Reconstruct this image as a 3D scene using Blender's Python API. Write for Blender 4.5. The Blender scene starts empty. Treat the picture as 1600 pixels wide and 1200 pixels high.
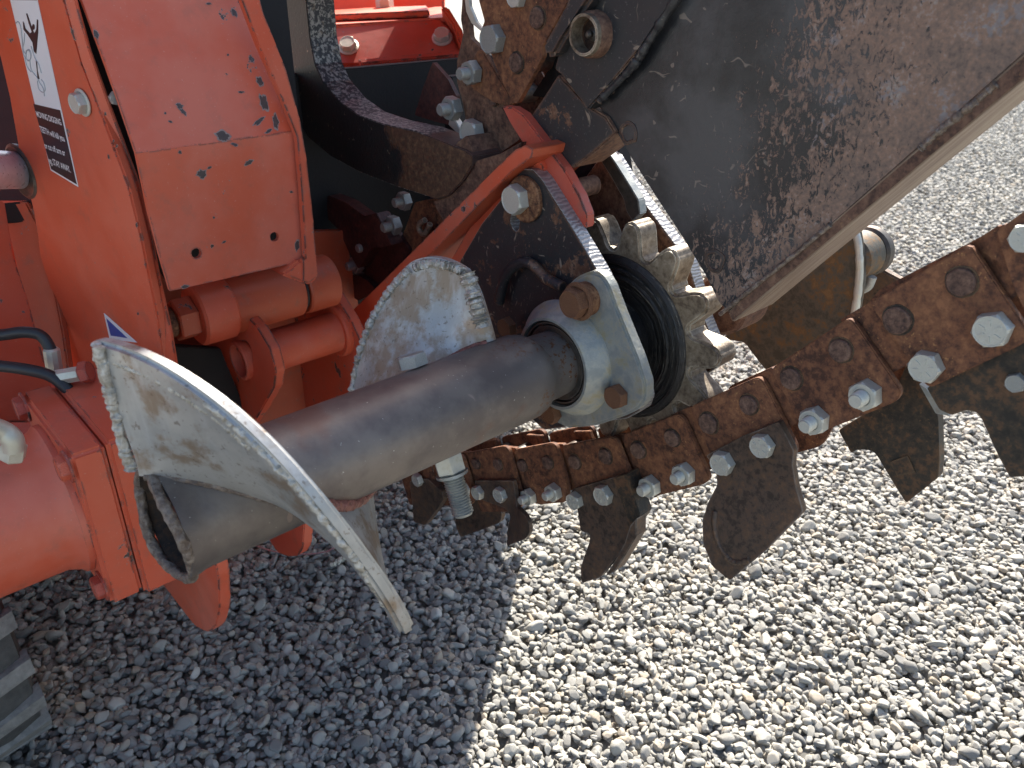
import bpy, bmesh, math, random
import numpy as np
from mathutils import Vector, Matrix, noise
from mathutils.geometry import tessellate_polygon
rad = math.radians
SC = bpy.context.scene
COL = SC.collection
random.seed(7)
rng = np.random.default_rng(11)

# ------------------------------------------------------------------ camera
FPX = 1273.0                       # focal length, in pixels of the 1600 px wide photograph
PITCH, ROLL, CAM_H = rad(27.9), rad(0.5), 0.95
R0 = Vector((1, 0, 0)); U0 = Vector((0, math.sin(PITCH), math.cos(PITCH)))
CF = Vector((0, math.cos(PITCH), -math.sin(PITCH)))
CR = R0 * math.cos(ROLL) + U0 * math.sin(ROLL)
CU = -R0 * math.sin(ROLL) + U0 * math.cos(ROLL)
CC = Vector((0, 0, CAM_H))
cam = bpy.data.cameras.new('camera'); camo = bpy.data.objects.new('camera', cam); COL.objects.link(camo)
m = Matrix((CR, CU, -CF)).transposed().to_4x4(); m.translation = CC
camo.matrix_world = m
cam.sensor_width = 36; cam.lens = FPX / 1600 * 36
cam.clip_start = 0.02; cam.clip_end = 500
cam.dof.use_dof = True; cam.dof.focus_distance = 0.86; cam.dof.aperture_fstop = 11
SC.camera = camo

# ------------------------------------------------------------------ machine frame: A runs along the auger shaft (+ towards the viewer's left),
# B along the boom's heading (+ towards the viewer's right), z up; origin at the auger bearing
AL = rad(47.9)
AX = Vector((-math.sin(AL), -math.cos(AL), 0)); BX = Vector((-AX.y, AX.x, 0)); ZX = Vector((0, 0, 1))
def ray(x, y): return CR * ((x - 800) / FPX) + CU * ((600 - y) / FPX) + CF
OO = CC + ray(884.4, 559.8) * 0.85
def W(a, b, z): return OO + AX * a + BX * b + ZX * z

# ------------------------------------------------------------------ light
SUN_EL = rad(44)
SUN_AZ = rad(17)                    # to the right of the view direction, behind the machine
SUN_DIR2 = Vector((math.sin(SUN_AZ), math.cos(SUN_AZ), 0))
sdir = SUN_DIR2 * math.cos(SUN_EL) + ZX * math.sin(SUN_EL)          # towards the sun
wd = bpy.data.worlds.new('World'); SC.world = wd; wd.use_nodes = True
wn = wd.node_tree; wn.nodes.clear()
sky = wn.nodes.new('ShaderNodeTexSky'); sky.sky_type = 'NISHITA'; sky.sun_disc = False
sky.sun_elevation = SUN_EL; sky.sun_rotation = math.atan2(sdir.x, sdir.y); sky.dust_density = 2.0; sky.air_density = 1.0
bg = wn.nodes.new('ShaderNodeBackground'); bg.inputs['Strength'].default_value = 0.095
wo = wn.nodes.new('ShaderNodeOutputWorld')
wn.links.new(sky.outputs[0], bg.inputs[0]); wn.links.new(bg.outputs[0], wo.inputs[0])
sl = bpy.data.lights.new('sun', 'SUN'); sl.energy = 5.0; sl.angle = rad(0.5); sl.color = (1.0, 0.95, 0.87)
so = bpy.data.objects.new('sun', sl); COL.objects.link(so)
so.rotation_euler = (-sdir).to_track_quat('-Z', 'Y').to_euler()
SC.view_settings.view_transform = 'Standard'; SC.view_settings.look = 'None'
SC.view_settings.exposure = 1.55; SC.view_settings.gamma = 1.0
SC.view_settings.use_curve_mapping = False

# ------------------------------------------------------------------ materials
class NT:
    def __init__(s, name):
        s.m = bpy.data.materials.new(name); s.m.use_nodes = True
        s.t = s.m.node_tree; s.t.nodes.clear()
        s.out = s.t.nodes.new('ShaderNodeOutputMaterial')
        s.b = s.t.nodes.new('ShaderNodeBsdfPrincipled')
        s.t.links.new(s.b.outputs[0], s.out.inputs[0])
        tc = s.t.nodes.new('ShaderNodeTexCoord'); oi = s.t.nodes.new('ShaderNodeObjectInfo')
        s.rand = oi.outputs['Random']
        sc = s.vm('SCALE', s.comb(s.rand, s.rand, s.rand), None, 7.0)
        s.v = s.vm('ADD', tc.outputs['Object'], sc)
        s.obj = tc.outputs['Object']
    def n(s, t): return s.t.nodes.new(t)
    def put(s, sock, v):
        if v is None: return
        if hasattr(v, 'links') or isinstance(v, bpy.types.NodeSocket): s.t.links.new(v, sock)
        elif isinstance(v, (tuple, list)) and len(v) == 3 and sock.type == 'RGBA': sock.default_value = (*v, 1)
        else: sock.default_value = v
    def comb(s, x, y, z):
        n = s.n('ShaderNodeCombineXYZ')
        for i, v in enumerate((x, y, z)): s.put(n.inputs[i], v)
        return n.outputs[0]
    def sep(s, v):
        n = s.n('ShaderNodeSeparateXYZ'); s.put(n.inputs[0], v); return n.outputs
    def vm(s, op, a, b=None, sc=None):
        n = s.n('ShaderNodeVectorMath'); n.operation = op
        s.put(n.inputs[0], a); s.put(n.inputs[1], b)
        if sc is not None: s.put(n.inputs[3], sc)
        return n.outputs['Value'] if op in ('DOT_PRODUCT', 'LENGTH', 'DISTANCE') else n.outputs[0]
    def ma(s, op, a, b=None, c=None, clamp=False):
        n = s.n('ShaderNodeMath'); n.operation = op; n.use_clamp = clamp
        s.put(n.inputs[0], a); s.put(n.inputs[1], b); s.put(n.inputs[2], c); return n.outputs[0]
    def noise(s, scale, detail=4, rough=.55, vec=None, dist=0, stretch=None):
        n = s.n('ShaderNodeTexNoise'); v = vec if vec is not None else s.v
        if stretch: v = s.vm('MULTIPLY', v, stretch)
        s.put(n.inputs['Vector'], v); n.inputs['Scale'].default_value = scale
        n.inputs['Detail'].default_value = detail; n.inputs['Roughness'].default_value = rough
        n.inputs['Distortion'].default_value = dist; return n.outputs['Fac']
    def vor(s, scale, feature='F1', vec=None):
        n = s.n('ShaderNodeTexVoronoi'); n.feature = feature
        s.put(n.inputs['Vector'], vec if vec is not None else s.v); n.inputs['Scale'].default_value = scale
        return n.outputs['Distance']
    def step(s, v, lo, hi):                     # smooth 0..1 between lo and hi
        n = s.n('ShaderNodeMapRange'); n.interpolation_type = 'SMOOTHSTEP'
        s.put(n.inputs[0], v); s.put(n.inputs[1], lo); s.put(n.inputs[2], hi); return n.outputs[0]
    def mix(s, f, a, b, mode='MIX'):
        n = s.n('ShaderNodeMix'); n.data_type = 'RGBA'; n.blend_type = mode
        s.put(n.inputs[0], f); s.put(n.inputs[6], a); s.put(n.inputs[7], b); return n.outputs[2]
    def ramp(s, f, stops):
        n = s.n('ShaderNodeValToRGB'); s.put(n.inputs[0], f); e = n.color_ramp.elements
        e[0].position, e[0].color = stops[0][0], (*stops[0][1], 1)
        e[1].position, e[1].color = stops[-1][0], (*stops[-1][1], 1)
        for p, c in stops[1:-1]:
            k = e.new(p); k.color = (*c, 1)
        return n.outputs[0]
    def edge(s, r=.004, lo=.02, hi=.25):        # 1 along convex and concave edges
        bv = s.n('ShaderNodeBevel'); bv.samples = 4; bv.inputs['Radius'].default_value = r
        g = s.n('ShaderNodeNewGeometry')
        d = s.vm('DOT_PRODUCT', bv.outputs[0], g.outputs['Normal'])
        return s.step(s.ma('SUBTRACT', 1.0, d), lo, hi)
    def bump(s, h, strength=.4, dist=.001, prev=None):
        n = s.n('ShaderNodeBump'); n.inputs['Strength'].default_value = strength
        n.inputs['Distance'].default_value = dist; s.put(n.inputs['Height'], h)
        s.put(n.inputs['Normal'], prev); return n.outputs[0]
    def fin(s, col, rough=.5, metal=0.0, normal=None, spec=.5, coat=0):
        s.put(s.b.inputs['Base Color'], col); s.put(s.b.inputs['Roughness'], rough)
        s.put(s.b.inputs['Metallic'], metal); s.put(s.b.inputs['Normal'], normal)
        s.b.inputs['Specular IOR Level'].default_value = spec
        if coat: s.b.inputs['Coat Weight'].default_value = coat; s.b.inputs['Coat Roughness'].default_value = .25
        return s.m

def paint(name, c1, c2, chip=.0, edge_w=.5, rust=(.055, .03, .022), rough=.42, dirt=.25):
    s = NT(name)
    big = s.noise(9, 4, .6); fine = s.noise(260, 3, .6)
    col = s.mix(s.step(big, .35, .68), c1, c2)
    col = s.mix(s.ma('MULTIPLY', s.step(s.noise(38, 6, .7), .5, .72), dirt), col, (.20, .11, .08))
    col = s.mix(s.ma('MULTIPLY', s.step(s.noise(420, 2, .5), .66, .76), .22), col, (.62, .42, .34))
    mask = s.ma('ADD', s.noise(55, 7, .68), s.ma('MULTIPLY', s.noise(14, 2, .5), .55))
    mask = s.ma('ADD', mask, s.ma('MULTIPLY', s.ma('MULTIPLY', s.edge(.004), s.step(s.noise(45, 5, .7), .40, .60)), edge_w * .5))
    rim = s.step(mask, .992 - chip, 1.0 - chip); core = s.step(mask, 1.008 - chip, 1.014 - chip)
    col = s.mix(rim, col, (.30, .22, .19))
    under = s.mix(s.step(s.noise(120, 5, .6), .42, .6), rust, (.085, .075, .075))
    col = s.mix(core, col, under)
    ro = s.ma('ADD', rough, s.ma('MULTIPLY', s.step(big, .3, .7), .14))
    h = s.ma('SUBTRACT', s.ma('MULTIPLY', fine, .12), core)
    nb = s.bump(h, .5, .0006)
    nb = s.bump(s.noise(22, 3, .5), .25, .0035, nb)
    return s.fin(col, ro, 0, nb)

def rusty(name, dark, mid, bright, scale=1., spec_amt=.5, rough=.72, black=0., metal=.0, edgec=None):
    s = NT(name)
    a = s.noise(26 * scale, 7, .68); b = s.noise(140 * scale, 6, .7); c = s.noise(420 * scale, 3, .6)
    f = s.ma('ADD', s.ma('MULTIPLY', s.step(a, .28, .72), .42), s.ma('MULTIPLY', s.step(b, .28, .72), .58))
    col = s.ramp(f, [(.22, dark), (.48, mid), (.66, tuple(x * .75 for x in bright)), (.82, bright)])
    sp = s.ma('MULTIPLY', s.step(c, .6, .7), s.step(s.noise(30 * scale, 3, .6), .5, .62))
    col = s.mix(s.ma('MULTIPLY', sp, spec_amt), col, (.50, .26, .10))
    if black: col = s.mix(s.step(s.noise(17, 8, .72), .56 - black * .25, .60 - black * .25), col, (.018, .018, .02))
    if edgec: col = s.mix(s.ma('MULTIPLY', s.edge(.003), s.step(a, .4, .6)), col, edgec)
    h = s.ma('ADD', s.ma('MULTIPLY', b, .6), s.ma('MULTIPLY', c, .4))
    nb = s.bump(h, .55, .0011)
    nb = s.bump(a, .3, .003, nb)
    return s.fin(col, s.ma('ADD', rough - .15, s.ma('MULTIPLY', b, .3)), metal, nb, .35)

M = {}
M['orange'] = paint('orange_paint', (.56, .085, .035), (.59, .12, .062), .0, .55)
M['orange_worn'] = paint('orange_paint_worn', (.54, .082, .034), (.56, .12, .065), .07, 1.1)
M['orange_chip'] = paint('orange_paint_chipped', (.56, .092, .040), (.58, .145, .09), .0, .8)
M['orange_red'] = paint('red_faded_paint', (.42, .06, .032), (.48, .10, .065), .03, .9, dirt=.4)
M['orange_dark'] = paint('orange_paint_grimy_shaded', (.40, .070, .028), (.46, .095, .042), .02, .5, dirt=.55)  # grime plus weaker light on the bracket's sides, both in the colour
M['chain'] = rusty('chain_rust', (.060, .027, .017), (.150, .062, .033), (.26, .115, .056), 1, .7)
M['rivet'] = rusty('rivet_rust', (.05, .03, .024), (.115, .065, .048), (.20, .12, .085), 1.6, .2)
M['rustplate'] = rusty('brown_rust', (.055, .030, .022), (.125, .066, .045), (.21, .12, .078), 1.2, .3)
M['tooth'] = rusty('tooth_steel', (.045, .033, .026), (.095, .066, .05), (.155, .095, .06), 1, .15, .5, metal=.25, edgec=(.25, .22, .19))
M['tooth_black'] = rusty('tooth_black_paint', (.02, .018, .015), (.045, .034, .024), (.12, .065, .035), 1, .2, .55, edgec=(.14, .09, .05))
M['tooth_red'] = rusty('tooth_wine', (.03, .012, .012), (.06, .022, .02), (.11, .04, .032), 1, .1, .5)
M['rustbolt'] = rusty('bolt_rust', (.05, .022, .013), (.14, .06, .03), (.28, .14, .07), 1.5, .3)
M['sprocket'] = rusty('sprocket_worn', (.11, .083, .06), (.20, .16, .115), (.31, .255, .19), 1.2, .1, .5, metal=.35, edgec=(.62, .56, .45))

def blackpaint(name, patch=.0, scratch=.5):
    s = NT(name)
    base = s.mix(s.noise(12, 4, .6), (.012, .013, .015), (.03, .03, .033))
    msk = s.ma('ADD', s.noise(24, 8, .72), s.ma('MULTIPLY', s.edge(.005), .22))
    rc = s.ramp(s.noise(110, 6, .7), [(.3, (.06, .03, .02)), (.5, (.12, .06, .035)), (.7, (.22, .14, .09))])
    col = s.mix(s.step(msk, .70 - patch, .73 - patch), base, rc)
    sv = s.vm('ADD', s.v, s.vm('SCALE', s.comb(s.noise(30, 2), s.noise(33, 2), s.noise(37, 2)), None, .02))
    scr = s.step(s.noise(150, 2, .5, sv, 0, (1, 1, .18)), .68, .73)
    scr2 = s.step(s.noise(90, 2, .5, sv, .6, (.2, 1, 1.1)), .70, .74)
    col = s.mix(s.ma('MULTIPLY', s.ma('MAXIMUM', scr, scr2), scratch), col, (.30, .24, .18))
    col = s.mix(s.ma('MULTIPLY', s.step(s.noise(330, 3, .6), .63, .7), .35), col, (.22, .20, .18))
    nb = s.bump(s.ma('ADD', msk, s.ma('MULTIPLY', s.noise(300, 3), .3)), .4, .0012)
    return s.fin(col, s.ma('ADD', .3, s.ma('MULTIPLY', s.noise(40, 5, .7), .35)), 0, nb)
M['black'] = blackpaint('black_paint', -.02, .6)
M['black_worn'] = blackpaint('black_paint_rusting', .14, .7)
M['black_clean'] = blackpaint('black_paint_dull', -.1, .15)

def metal(name, c1, c2, rough=.45, met=.75, dirt=(.22, .17, .12), damt=.35, bumpy=.3):
    s = NT(name)
    f = s.noise(70, 6, .65); col = s.mix(s.step(f, .35, .65), c1, c2)
    col = s.mix(s.ma('MULTIPLY', s.step(s.noise(35, 6, .7), .48, .66), damt), col, dirt)
    col = s.mix(s.ma('MULTIPLY', s.edge(.002, .02, .4), .2), col, (.75, .74, .7))
    return s.fin(col, s.ma('ADD', rough, s.ma('MULTIPLY', s.noise(160, 4, .6), .25)), met, s.bump(s.noise(240, 5, .65), bumpy, .0008))
M['zinc'] = metal('zinc_bolt', (.46, .47, .44), (.62, .62, .55), .34, .5, (.38, .36, .27), .7)
M['zinc_dull'] = metal('zinc_bolt_dull', (.26, .28, .28), (.40, .41, .38), .4, .55, (.16, .12, .09), .6)
M['cast'] = metal('zinc_cast_housing', (.24, .26, .255), (.36, .365, .33), .46, .45, (.30, .27, .18), .95, .9)
M['chrome'] = metal('chrome_rod', (.62, .64, .72), (.78, .80, .88), .18, .45, damt=.05, bumpy=.03)
M['dark_steel'] = metal('dark_greasy_steel', (.05, .045, .04), (.11, .095, .08), .35, .5, (.09, .05, .03), .7)
M['fitting'] = metal('fitting_yellow_zinc', (.52, .50, .40), (.62, .60, .50), .35, .5, (.25, .2, .14), .3)
M['debris'] = metal('pale_fibre', (.6, .56, .45), (.7, .66, .56), .8, 0, damt=.2)

def tube_mat():
    s = NT('auger_tube_steel')
    f = s.noise(16, 6, .62)
    col = s.mix(s.step(f, .38, .64), (.125, .105, .097), (.20, .172, .15))
    col = s.mix(s.ma('MULTIPLY', s.step(s.noise(7, 3, .5), .48, .6), .4), col, (.12, .105, .10))
    # brown pitted patch near the bearing end (along the shaft axis)
    al = s.vm('DOT_PRODUCT', s.obj, tuple(AX)); near = s.step(s.ma('ADD', al, .2), .13, .05)
    pit = s.ma('MULTIPLY', s.step(s.noise(190, 6, .7), .52, .6), s.ma('MULTIPLY', near, s.step(s.noise(25, 3), .42, .58)))
    col = s.mix(s.ma('MULTIPLY', near, .5), col, (.19, .18, .17))
    col = s.mix(pit, col, (.15, .06, .02))
    col = s.mix(s.step(s.noise(360, 2, .5), .73, .76), col, (.42, .40, .36))
    sv = s.vm('ADD', s.v, s.vm('SCALE', s.comb(s.noise(25, 2), s.noise(27, 2), s.noise(31, 2)), None, .03))
    col = s.mix(s.ma('MULTIPLY', s.step(s.noise(60, 1, .5, sv, 0, (1, 1, .25)), .735, .76), .5), col, (.34, .26, .22))
    col = s.mix(s.ma('MULTIPLY', s.step(s.noise(11, 3, .6), .6, .7), .5), col, (.16, .075, .05))
    nb = s.bump(s.ma('ADD', s.noise(300, 4, .6), s.ma('MULTIPLY', pit, -1.5)), .28, .0008)
    return s.fin(col, s.ma('ADD', .34, s.ma('MULTIPLY', f, .22)), .5, nb, .5)
M['tube'] = tube_mat()
def flight_mat(name='polished_flight_steel', lo=.5):
    s = NT(name)
    f = s.noise(12, 5, .6)
    col = s.mix(s.step(f, .42, .6), (.33, .335, .33), (.45, .44, .415))
    col = s.mix(s.ma('MULTIPLY', s.step(s.noise(19, 6, .66), lo, lo + .12), .85), col, (.25, .18, .12))
    brush = s.noise(90, 4, .6, None, 0, (1, 1, .12))
    col = s.mix(s.ma('MULTIPLY', s.step(brush, .5, .7), .3), col, (.55, .56, .58))
    col = s.mix(s.ma('MULTIPLY', s.step(s.noise(230, 5, .6), .6, .66), .55), col, (.12, .08, .055))
    nb = s.bump(s.ma('ADD', brush, s.noise(200, 4)), .22, .0007)
    return s.fin(col, s.ma('ADD', .33, s.ma('MULTIPLY', s.noise(50, 4), .25)), .55, nb)
M['flight'] = flight_mat(); M['flight_brown'] = flight_mat('stained_flight_steel', .43)
def weld_mat(name, c1, c2, met=.6):
    s = NT(name)
    f = s.noise(170, 6, .7); v = s.vor(150)
    col = s.mix(s.step(f, .4, .62), c1, c2)
    nb = s.bump(s.ma('ADD', f, v), .9, .003)
    return s.fin(col, s.ma('ADD', .25, s.ma('MULTIPLY', f, .3)), met, nb)
M['bore'] = rusty('rusted_shaded_bore', (.012, .009, .008), (.03, .018, .012), (.07, .035, .018), 1, .2)  # rust, darkened further for the shade inside the tube
M['weld'] = weld_mat('hard_facing_weld', (.40, .37, .31), (.62, .60, .55))
M['weld_dark'] = weld_mat('weld_bead_dark', (.13, .095, .075), (.27, .22, .18), .3)
M['weld_red'] = weld_mat('weld_bead_primer', (.16, .06, .045), (.30, .12, .09), .1)
def cut_mat():
    s = NT('flame_cut_steel_edge')
    w = s.n('ShaderNodeTexWave'); w.wave_type = 'BANDS'; w.bands_direction = 'Z'
    s.put(w.inputs['Vector'], s.v); w.inputs['Scale'].default_value = 95; w.inputs['Distortion'].default_value = 7
    w.inputs['Detail'].default_value = 3
    col = s.mix(w.outputs['Fac'], (.27, .26, .255), (.42, .41, .40))
    return s.fin(col, .42, .55, s.bump(w.outputs['Fac'], .4, .001))
M['cut'] = cut_mat()
def speck_mat():
    s = NT('flaking_black_edge')
    f = s.noise(190, 7, .72)
    col = s.mix(s.step(f, .49, .56), (.020, .023, .029), (.24, .235, .22))
    col = s.mix(s.ma('MULTIPLY', s.step(s.noise(60, 5, .7), .6, .66), .6), col, (.25, .2, .14))
    bb = s.ma('SUBTRACT', s.vm('DOT_PRODUCT', s.obj, tuple(BX)), .494)
    col = s.mix(s.step(s.ma('ADD', bb, s.ma('MULTIPLY', f, .05)), -.245, -.235), col, s.mix(f, (.05, .03, .026), (.12, .075, .06)))
    return s.fin(col, .5, .2, s.bump(f, .6, .0012))
M['speck'] = speck_mat()
def arm_mat():
    s = NT('black_paint_to_rust_arm')
    bb = s.vm('DOT_PRODUCT', s.obj, tuple(BX))
    g = s.ma('ADD', s.ma('SUBTRACT', bb, .494), s.ma('MULTIPLY', s.noise(13, 7, .65), .16))
    base = s.mix(s.noise(20, 5, .65), (.012, .014, .014), (.028, .028, .027))
    base = s.mix(s.step(s.noise(150, 5, .6), .66, .70), base, (.26, .21, .15))
    rc = s.ramp(s.noise(150, 6, .7), [(.3, (.045, .022, .012)), (.52, (.09, .045, .024)), (.7, (.17, .095, .045))])
    mk = s.step(g, -.262, -.252)
    col = s.mix(mk, base, rc)
    return s.fin(col, s.ma('ADD', .42, s.ma('MULTIPLY', mk, .3)), 0, s.bump(s.ma('ADD', s.noise(240, 5), mk), .5, .001))
M['arm'] = arm_mat()
def boom_mat():
    s = NT('boom_black_paint_worn_to_rust')
    bb = s.vm('DOT_PRODUCT', s.obj, tuple(BX)); zz = s.ma('SUBTRACT', s.sep(s.obj)[2], .58)
    # worn area: towards the tip, slanting with the chain's rub
    g = s.ma('ADD', s.ma('MULTIPLY', bb, 4.6), s.ma('MULTIPLY', zz, -1.0))
    big = s.noise(9, 4, .6); mid = s.noise(55, 8, .78, None, .4); fl = s.noise(210, 5, .75, None, .9, (1, 1, .55))
    f = s.ma('ADD', g, s.ma('ADD', s.ma('MULTIPLY', big, .7), s.ma('ADD', s.ma('MULTIPLY', mid, .9), s.ma('MULTIPLY', fl, 2.2))))
    worn = s.step(f, 1.80, 1.90)
    rc = s.ramp(s.ma('ADD', s.ma('MULTIPLY', s.noise(28, 6, .7), .5), s.ma('MULTIPLY', s.noise(300, 4, .65), .5)),
                [(.36, (.10, .07, .057)), (.47, (.175, .12, .092)), (.54, (.24, .145, .10)), (.64, (.28, .25, .225))])
    blue = s.ma('MULTIPLY', s.step(s.noise(14, 6, .68), .54, .62), s.step(s.noise(210, 4, .6), .48, .56))
    rc = s.mix(s.ma('MULTIPLY', blue, .6), rc, (.17, .18, .20))
    base = s.mix(s.step(s.noise(11, 5, .6), .42, .66), (.014, .015, .018), (.055, .056, .060))
    # hooked scratches in the paint
    sv = s.vm('ADD', s.v, s.vm('SCALE', s.comb(s.noise(26, 2), s.noise(29, 2), s.noise(31, 2)), None, .05))
    s1 = s.step(s.noise(170, 1, .5, sv, 0, (1, 1, .22)), .72, .76)
    s2 = s.step(s.noise(150, 1, .5, sv, .5, (.3, .3, 1.2)), .72, .75)
    base = s.mix(s.ma('MULTIPLY', s.ma('MAXIMUM', s1, s2), .5), base, (.26, .21, .17))
    col = s.mix(worn, base, rc)
    h = s.ma('ADD', s.ma('MULTIPLY', worn, -.5), s.ma('MULTIPLY', s.noise(380, 4), .5))
    ro = s.ma('ADD', .34, s.ma('MULTIPLY', worn, .26))
    return s.fin(col, ro, 0, s.bump(h, .45, .0009), .5)
M['boom'] = boom_mat()
def wear_mat():
    s = NT('rail_worn_bare')
    rd = (BX * .69 + ZX * .72).normalized(); al = s.vm('DOT_PRODUCT', s.obj, tuple(rd)); ac = s.vm('DOT_PRODUCT', s.obj, tuple(AX))
    v = s.comb(s.ma('MULTIPLY', al, .08), ac, 0)
    st = s.noise(170, 6, .65, v); s2 = s.noise(45, 3, .6, v)
    col = s.ramp(s.ma('ADD', s.ma('MULTIPLY', st, .6), s.ma('MULTIPLY', s2, .4)), [(.35, (.10, .06, .04)), (.48, (.24, .17, .12)), (.6, (.36, .29, .215)), (.72, (.42, .36, .29))])
    return s.fin(col, .42, .3, s.bump(st, .5, .001))
M['wear'] = wear_mat()
def grease_mat():
    s = NT('black_grease')
    c = OO - Vector((OO.x - .35, OO.y + .35, 0))              # shaft axis in the body's own coordinates
    q = s.vm('SUBTRACT', s.obj, tuple(c)); al = s.vm('DOT_PRODUCT', q, tuple(AX))
    rr = s.vm('LENGTH', s.vm('SUBTRACT', q, s.vm('SCALE', s.comb(*tuple(AX)), None, al)))
    ringn = s.noise(700, 2, .5, s.comb(rr, s.ma('MULTIPLY', s.noise(20, 2), .01), 0))
    crust = s.ma('MULTIPLY', s.step(rr, .0915, .097), s.step(s.noise(130, 6, .75), .42, .56))
    col = s.mix(s.ma('MULTIPLY', s.step(ringn, .56, .66), s.step(s.noise(40, 5, .7), .45, .6)), (.008, .008, .009), (.13, .12, .10))
    col = s.mix(crust, col, (.14, .115, .085))
    h = s.ma('ADD', s.ma('MULTIPLY', s.noise(110, 6, .7), .8), ringn)
    return s.fin(col, s.ma('ADD', .16, s.ma('MULTIPLY', s.ma('MAXIMUM', crust, s.noise(90, 4)), .5)), 0, s.bump(h, .9, .0025), .6)
M['grease'] = grease_mat()
def simple(name, col, rough=.6, metal=0, sc=60, amt=.25, b=.3):
    s = NT(name); f = s.noise(sc, 5, .65)
    c = s.mix(f, tuple(x * (1 - amt) for x in col), tuple(min(1, x * (1 + amt)) for x in col))
    return s.fin(c, rough, metal, s.bump(s.noise(sc * 4, 4), b, .001))
M['rubber'] = simple('hose_rubber', (.022, .022, .024), .45, 0, 80)
M['void'] = simple('unlit_inner_metal', (.01, .01, .011), .8)  # near-black colour carries the shade of gaps and hollows
M['dkpanel'] = simple('dark_blue_black_panel', (.02, .023, .03), .42, 0, 14, .4)
M['mud'] = simple('dry_mud_plate', (.20, .16, .10), .8, 0, 30, .4)
M['far_plate'] = rusty('far_flight_dirty', (.05, .045, .034), (.085, .076, .058), (.17, .10, .045), .6, .05, .6)
M['tyre'] = simple('dusty_tyre', (.075, .074, .07), .85, 0, 70, .7, 1.0)
M['tyre_lug'] = simple('dusty_tyre_lug', (.22, .215, .20), .9, 0, 70, .75, 1.0)
M['decal_white'] = simple('decal_white', (.72, .74, .76), .3, 0, 10, .04, .02)
M['decal_black'] = simple('decal_black', (.018, .018, .022), .3, 0, 10, .1, .02)
M['decal_grey'] = simple('decal_grey_line', (.36, .37, .40), .35, 0, 10, .05, .02)
M['decal_blue'] = simple('decal_blue', (.03, .09, .33), .3, 0, 10, .05, .02)
M['decal_letter'] = simple('decal_lettering', (.8, .8, .8), .35, 0, 10, .02, .02)
M['chip_rim'] = simple('bared_primer', (.27, .20, .18), .6, 0, 200, .4)
M['chip_core'] = simple('bared_metal', (.065, .045, .042), .55, 0, 120, .5)
M['wire'] = simple('pink_wire', (.40, .16, .16), .5)

# ------------------------------------------------------------------ geometry helpers
class Plane:
    def __init__(s, p, n):
        s.p = p; s.n = n.normalized()
        if s.n.dot(CC - p) < 0: s.n = -s.n
    def at(s, x, y):
        r = ray(x, y); return CC + r * ((s.p - CC).dot(s.n) / r.dot(s.n))
def PA(a): return Plane(W(a, 0, 0), AX)
def PB(b): return Plane(W(0, b, 0), BX)
def PZ(z): return Plane(W(0, 0, z), ZX)
def pxd(x, y, d): return CC + ray(x, y) * d
def P3(*q):
    a, b, c = [pxd(*k) for k in q]; return Plane(a, (b - a).cross(c - a))

def link(name, mesh, mat, parent=None, mat_list=None):
    o = bpy.data.objects.new(name, mesh); COL.objects.link(o)
    if mesh is not None and hasattr(mesh, 'materials') and not mesh.materials:
        for k in (mat_list or [mat]): mesh.materials.append(M[k] if isinstance(k, str) else k)
    if parent is not None:
        o.parent = parent
        if not parent.get('_root'):                        # grand-children: meshes live in the root's frame
            pass
    return o
def thing(name, label, cat, loc, group=None):
    o = bpy.data.objects.new(name, None); COL.objects.link(o); o.location = loc
    o.empty_display_size = .05
    o['label'] = label; o['category'] = cat
    if group: o['group'] = group
    return o
ROOT = None
def rloc():
    return Vector(ROOT.location) if ROOT is not None else Vector((0, 0, 0))
def finish(bm, name, mat, parent, smooth=False, ang=35, mats=None):
    if mats is None or True: bmesh.ops.recalc_face_normals(bm, faces=bm.faces)
    me = bpy.data.meshes.new(name)
    off = rloc()
    for v in bm.verts: v.co -= off
    if smooth:
        for f in bm.faces: f.smooth = True
        for e in bm.edges:
            if len(e.link_faces) == 2 and e.calc_face_angle(0) > rad(ang): e.smooth = False
    bm.to_mesh(me); bm.free()
    return link(name, me, mat, parent, mats)

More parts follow.
